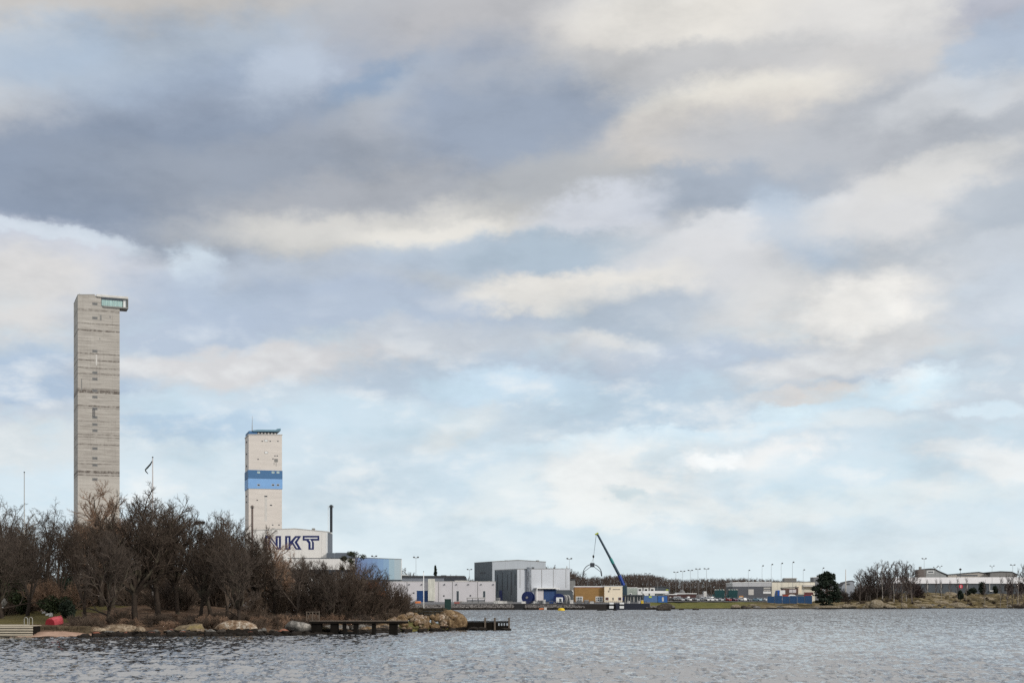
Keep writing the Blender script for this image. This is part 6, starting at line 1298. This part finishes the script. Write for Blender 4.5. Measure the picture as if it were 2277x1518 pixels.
D = 560; o = thing('mooring_buoy', 'bright yellow mooring buoy floating off the quay', 'buoy', (X(1248, D), D, -0.1)); MB().lathe([(0.9, -.4), (1.38, 0), (1.42, .35), (1.36, .62)], 20).build('body', YELLOW, o, smooth=True); MB().lathe([(1.35, .625), (1.1, .98), (.6, 1.12), (.05, 1.15)], 20).build('cap', YELLOW, o, smooth=True); MB().tube([(0, 0, 1.1), (0, 0, 1.45)], .12, 6).build('mooring_ring', DKSTEEL, o)
BIRD = mat('dark plumage', rgb(36, 34, 34), 0.8)
for i, px in enumerate((1330, 1334, 1338, 1342, 1346, 1366, 1369)):
    D = 545 + i * 2.5; o = bpy.data.objects.new('water_bird', None)
    mb = MB(); mb.lathe([(0.02, -.45), (.17, -.2), (.2, .1), (.1, .38), (.02, .5)], 8); mb.v = [(z_, y_, x_ * .8 + .18) for x_, y_, z_ in mb.v]; mb.tube([(.32, 0, .25), (.42, 0, .5), (.5, 0, .58), (.66, 0, .56)], [.09, .06, .075, .015], 6)
    o = mb.build('water_bird', BIRD, None, (X(px, D), D, 0), RT.uniform(-.6, .6), True); o.scale = (1.3,) * 3; tag(o, 'dark bird swimming off the timber berth, one of the group right of the buoy', 'bird', 'birds on the water')

# ------------------------------------------------------------------ car park
def car(m, kind=0):
    t = thing('parked_car', 'x', 'car'); van = kind == 1
    p = [(-2.15, .35), (-2.15, .85), (-1.95, 1.0), (2.0, .9), (2.15, .75), (2.15, .35)] if not van else [(-2.4, .35), (-2.4, 1.2), (1.5, 1.2), (2.2, 1.0), (2.4, .8), (2.4, .35)]
    MB().prism(p, -.86, .86).build('body', m, t, bevel=.08)
    c = [(-2.0, 1.0), (-1.6, 1.42), (-1.3, 1.5), (.35, 1.5), (1.25, .95)] if not van else [(-2.35, 1.205), (-2.3, 2.05), (.6, 2.05), (1.5, 1.205)]
    MB().prism(c, -.76, .76).build('cabin', m, t, bevel=.06)
    g = [(-1.75, 1.05), (-1.45, 1.38), (.3, 1.4), (.95, 1.03)] if not van else [(-.2, 1.3), (-.2, 1.85), (.55, 1.85), (1.25, 1.3)]
    MB().prism(g, -.785, .785).build('side_window', DKGLASS, t)
    MB().add([(.42, -.66, 1.47), (.42, .66, 1.47), (1.22, .7, 1.0), (1.22, -.7, 1.0)] if not van else [(.68, -.66, 2.0), (.68, .66, 2.0), (1.5, .7, 1.25), (1.5, -.7, 1.25)], [(0, 1, 2, 3)]).build('windscreen', DKGLASS, t)
    for x in (-1.35, 1.35):
        for y in (-.8, .8): MB().tube([(x, y - .1, .33), (x, y + .1, .33)], .33, 12).build('wheel', BLACK, t)
    for y in (-.62, .62): MB().box(2.1, 2.17 if not van else 2.42, y - .16, y + .16, .6, .75).build('headlight', LIGHTCON, t)
    return t
def paint(n, c): return mat('car paint ' + n, c, 0.3, 0.5, 0.05, spec=0.6)
PAINT = {'white': paint('white', rgb(226, 226, 226)), 'silver': paint('silver', rgb(170, 174, 178)), 'black': paint('black', rgb(30, 30, 34)), 'grey': paint('grey', rgb(98, 102, 106)), 'purple': paint('plum', rgb(92, 38, 72)), 'red': paint('red', rgb(150, 40, 40)), 'blue': paint('blue', rgb(70, 100, 140)), 'pale blue': paint('pale blue', rgb(150, 180, 196))}
CARP = {}
front = [(1497, 'black'), (1506, 'black'), (1514, 'silver'), (1523, 'grey'), (1529, 'white'), (1537, 'black'), (1546, 'silver'), (1555, 'grey'), (1563, 'black'), (1571, 'white'), (1580, 'white'), (1590, 'white'), (1600, 'silver'), (1608, 'grey'), (1617, 'red'), (1630, 'purple'), (1642, 'silver'), (1652, 'white'), (1661, 'grey'), (1676, 'silver'), (1684, 'pale blue'), (1692, 'pale blue'), (1701, 'white')]
backr = [(1509, 'white', 1), (1525, 'white', 1), (1541, 'grey', 0), (1560, 'silver', 0), (1570, 'white', 1), (1577, 'white', 1), (1588, 'grey', 0), (1620, 'white', 0), (1636, 'grey', 0), (1672, 'grey', 0), (1688, 'silver', 0), (1699, 'silver', 0)]
wordsq = {'white': 'white', 'silver': 'silver', 'black': 'black', 'grey': 'dark grey', 'red': 'red', 'purple': 'plum purple', 'blue': 'blue', 'pale blue': 'pale blue'}
for row, lst in enumerate((front, backr)):
    for e in lst:
        px, c = e[0], e[1]; k = e[2] if len(e) > 2 else 0
        D = float(shore_y(px)) + (62 if row == 0 else 78) + RT.uniform(-2, 2); z = far_g(px, D) + 0.42; rz = R(RT.choice((-58, -50, -64, 120)) + RT.uniform(-6, 6))
        if (c, k) not in CARP: o = CARP[(c, k)] = car(PAINT[c], k); o.location = (X(px, D), D, z); o.rotation_euler.z = rz
        else: o = dup(CARP[(c, k)], (X(px, D), D, z), rz)
        o.scale = (1.15,) * 3
        o['group'] = 'cars in the far car park'
        near_ = 'in the front row' if row == 0 else 'in the back row'
        o['label'] = '%s %s in the %s of the far car park, %s' % (wordsq[c], 'van' if k else 'car', 'front row' if row == 0 else 'back row', 'by the red shed' if px < 1545 else 'left of the lorries' if px < 1584 else 'before the lorries' if px < 1645 else 'right of the lorries')
        if k: o['category'] = 'van'
LORRY = mat('dark teal lorry paint', rgb(18, 62, 64), 0.5, 0.5, 0.25)
for px, w_, pt, lab in ((1597, 28, 1311.5, 'dark teal tipper lorry with a loaded ragged top, left of the pair'), (1627, 26, 1311.5, 'dark teal lorry with a long plain body, right of the pair')):
    D = float(shore_y(px)) + 95; z = far_g(px, D) + .9; L = w_ / F * D; hh = Z(pt, D) - z; o = thing('tipper_lorry', lab, 'lorry', (X(px, D), D, z), 0, 'teal lorries behind the parked cars')
    MB().prism([(-L * .26, 1.3), (-L * .3, hh), (L * .5, hh), (L * .46, 1.3)], -1.2, 1.2).build('tipper_body', LORRY, o, bevel=.06)
    c_ = MB().prism([(-L * .5, .6), (-L * .5, 2.0), (-L * .46, 3.1), (-L * .33, 3.1), (-L * .33, .6)], -1.2, 1.2).build('cab', LORRY, o, bevel=.08); MB().prism([(-L * .505, 2.05), (-L * .468, 3.0), (-L * .44, 3.0), (-L * .44, 2.05)], -1.0, 1.0).build('cab_window', DKGLASS, c_)
    MB().box(-L * .5, L * .48, -.5, .5, .7, 1.297).build('chassis', DKSTEEL, o)
    for q in (-.4, .2, .36):
        for y_ in (-1.0, 1.0): MB().tube([(L * q, y_ - .2, .5), (L * q, y_ + .2, .5)], .5, 12).build('wheel', BLACK, o)
    for k in range(7): bb = rock_mesh('load', 400 + k + int(px), .9, .8, .5, LORRY if k % 2 else STEEL, .3, 5, 2); q = bpy.data.objects.new('load', bb); COL.objects.link(q); q.parent = o; q.location = (L * (-.2 + k * .1), 0, hh + .1)
D = 770; z = far_g(1646, D) + .9; o = thing('barrier_frame', 'orange yellow frame barrier right of the teal lorries', 'barrier', (X(1648, D), D, z)); mb = MB(); [mb.tube([(a, 0, 0), (b_, 0, 2.3)], .14, 5) for a, b_ in ((-1.2, -.9), (1.2, .9))]; mb.tube([(-1, 0, 2.2), (1, 0, 2.2)], .14, 5); mb.tube([(-1.1, 0, .9), (1.1, 0, 1.2)], .14, 5); mb.build('frame', mat('orange yellow paint', rgb(222, 150, 40)), o); MB().box(-.9, .9, .1, .2, 1.3, 2.0).build('panel', LIGHTCON, o)
D = 735; bb = Bld('sign_board', 'yellow green square sign standing over the right end of the marquee', 'sign', 1481, D, 1486, 1334); bb.rect(1480.6, 1309.5, 1486, 1315.5, YG, 'board', .1); bb.rect(1482, 1311.5, 1484.6, 1313.5, DKSTEEL, 'mark', .13, 0); bb.rect(1483, 1315.6, 1483.8, 1334, STEEL, 'post', .05)
GRAV = rock_mat('grey gravel', rgb(92, 90, 90), rgb(118, 116, 116), rgb(142, 140, 140), -9)
for p0, p1, pt, lab, s_ in ((1484, 1545, 1305.5, 'big grey gravel heap behind the red brown shed', 5), (1535, 1595, 1312, 'lower gravel heap left of the green lorries', 6)):
    D = 850; sx = (p1 - p0) / 2 / F * D; me = rock_mesh('gravel_heap', s_, sx, 7, 1, GRAV, .12, 0, 4); zb = far_g((p0 + p1) / 2, D); hh = Z(pt, D) - zb
    for v in me.vertices: rr_ = min(1, math.hypot(v.co.x / sx, v.co.y / 7)); v.co.z = (hh * (1 - rr_) ** 0.8 * (0.85 + 0.5 * mnoise.noise(v.co * 0.3)) if v.co.z > -.3 else -.5)
    o = bpy.data.objects.new('gravel_heap', me); COL.objects.link(o); o.location = (X((p0 + p1) / 2, D), D, zb); tag(o, lab, 'gravel heap', 'gravel heaps')
x = 1566; D = 800; bb = Bld('portable_toilet', 'white portable cabin standing between gravel heap and lorries', 'cabin', 1565, 790, 1571, 1332, 0, depth=1.5); bb.wall([(1565, 1314), (1571, 1314)], WHITE, 'body'); bb.rect(1566.3, 1316, 1569.8, 1330, LIGHTCON, 'door', .06); bb.roof([(1565, 1314), (1571, 1314)], .15, GREYFRAME, .08)
# blue hoarding
BH = mat('blue hoarding panel', rgb(26, 66, 106), 0.6, 0.5, 0.12, seams=(0, 2.5, .1, .5))
D = 752; o = thing('hoarding', 'long blue hoarding in front of the cream hall', 'fence', (X(1706, D), D, far_g(1750, D) - .2)); W_ = X(1806, D) - X(1706, D); zb = o.location.z
for i in range(6):
    a, b_ = W_ * i / 6, W_ * (i + 1) / 6; MB().box(a + .08, b_ - .08, -.04 - .15 * (i % 2), .04, 0.0, Z((1325, 1323.6, 1325, 1324, 1325, 1323.4)[i], D) - zb).build('panel', BH, o); MB().box(a - .07, a + .07, -.1, .1, 0, Z(1324, D) - zb).build('post', STEEL, o)
MB().box(W_ * .32, W_ * .32 + .35, -.16, -.05, 2.2, 3.0).build('notice', WHITE, o)
D = 775; z = far_g(1730, D); o = thing('blue_lorry', 'blue cabbed lorry with a white box behind the hoarding', 'lorry', (X(1722, D), D, z)); x_ = lambda px: X(px, D) - X(1722, D)
c_ = MB().prism([(x_(1722), .8), (x_(1722.6), 3.2), (x_(1725), Z(1312, D) - z), (x_(1732.4), Z(1311.5, D) - z), (x_(1732.4), .8)], -1.2, 1.2).build('cab', mat('lorry blue', rgb(34, 82, 164), .45), o, bevel=.1); MB().prism([(x_(1722.8), 3.3), (x_(1725), Z(1313, D) - z), (x_(1728), Z(1313, D) - z), (x_(1728), 3.3)], -1.22, 1.22).build('cab_window', DKGLASS, c_)
MB().box(x_(1733), x_(1745), -1.25, 1.25, 1.1, Z(1311.5, D) - z).build('box_body', WHITE, o); MB().box(x_(1722), x_(1745), -.6, .6, .6, 1.05).build('chassis', DKSTEEL, o)
for q in (1724.5, 1737, 1742):
    for y_ in (-1.1, 1.1): MB().tube([(x_(q), y_ - .15, .5), (x_(q), y_ + .15, .5)], .5, 10).build('wheel', BLACK, o)
D = 762; z = far_g(1762, D); o = thing('covered_boat', 'white covered boat hull behind the middle of the hoarding', 'boat', (X(1753, D), D, z)); L = 18 / F * D; MB().prism([(0, 3.0), (.3, 4.1), (1.2, 4.5), (L * .7, 4.3), (L, 3.6), (L * .92, 3.0)], -.9, .9).build('hull', WHITE, o, bevel=.15); mb = MB(); [mb.box(q - .1, q + .1, -.8, .8, 0, 2.997) for q in (.8, L * .5, L * .85)]; mb.build('cradle', DKSTEEL, o)
REDSKIP = mat('orange red skip paint', rgb(150, 70, 50), 0.7)
for i, (px, c_, lab) in enumerate(((1748, 'red', 'orange red skip behind the hoarding beside the blue lorry'), (1778, 'grey', 'dark skip behind the right part of the hoarding'), (1795, 'red', 'rust red skip near the big pine'))):
    D = 770; z = far_g(px, D); o = thing('skip', lab, 'skip', (X(px, D), D, z), 0, 'skips behind the hoarding'); MB().prism([(-1.4, .2), (-1.9, 1.9 + 2.2), (1.9, 1.9 + 2.2), (1.4, .2)], -.9, .9).build('body', REDSKIP if i == 0 else PAINT[c_], o); MB().box(-2, 2, -1, 1, 4.105, 4.25).build('rim', DKSTEEL, o)
# red sign on the right shore
D = 812; o = thing('warning_sign', 'red round sign with a pale upright bar on a post above the columnar juniper', 'sign', (X(2136.5, D), D, far_g(2136, D) - 2)); zc = Z(1303, D) - o.location.z; MB().tube([(0, -.08, zc), (0, .08, zc)], 1.15, 20).build('disc', mat('sign red', rgb(196, 40, 62), .5), o); MB().box(-.18, .18, -.14, -.085, zc - .8, zc + .8).build('bar', WHITE, o); MB().box(-.12, .12, .085, .2, 0, zc + .5).build('post', STEEL, o)
# boulders and slabs of the right shore
for i, (a, b_, pt, pb, lab) in enumerate(((1935, 1965, 1332, 1353, 'big rounded boulder at the water below the right grove'), (1924, 1937, 1337, 1350, 'paler stone left of the big rounded boulder'), (1626, 1648, 1343, 1353, 'tan rocks in a clump at the end of the green lawn'), (1648, 1660, 1345, 1353, 'dark stone right of the tan rock clump'), (1700, 1728, 1347, 1354, 'flat tan slab at the water left of the hoarding'), (1735, 1778, 1345.5, 1354, 'long flat tan slab at the water below the hoarding'), (1808, 1870, 1344, 1354, 'longest pinkish slab at the water below the big pine'), (1860, 1905, 1342, 1352, 'flat slab between the pine and the right grove'),
        (2002, 2018, 1339, 1351, 'small upright stone on the right shore'), (2030, 2075, 1341, 1352, 'greenish slab on the right shore below the wide dark shrub'), (2072, 2110, 1334, 1345, 'pale ledge below the thin birches'), (2068, 2100, 1322, 1331, 'rock ledge left of the columnar juniper'), (2098, 2135, 1315, 1331, 'highest rock knoll on the right shore'), (2110, 2150, 1338, 1352, 'dome shaped rock at the water below the juniper'), (2160, 2212, 1326, 1336, 'long pale ledge right of the juniper'), (2186, 2196, 1344, 1351, 'small pale stone at the water near the right edge'), (2250, 2276, 1340, 1351, 'grey rocks at the water at the right picture edge'), (1962, 1990, 1342, 1352, 'brown slab right of the big rounded boulder'))):
    D = float(shore_y((a + b_) / 2)) + max(1.0, (1352 - pb) * 2.4)
    rock(a, b_, pt, pb, D, FARROCK if i not in (3,) else DARKROCK, lab, 500 + i, 'boulder', 'rock', 'rocks of the right shore', depth=0.5, rough=0.3, sub=3)
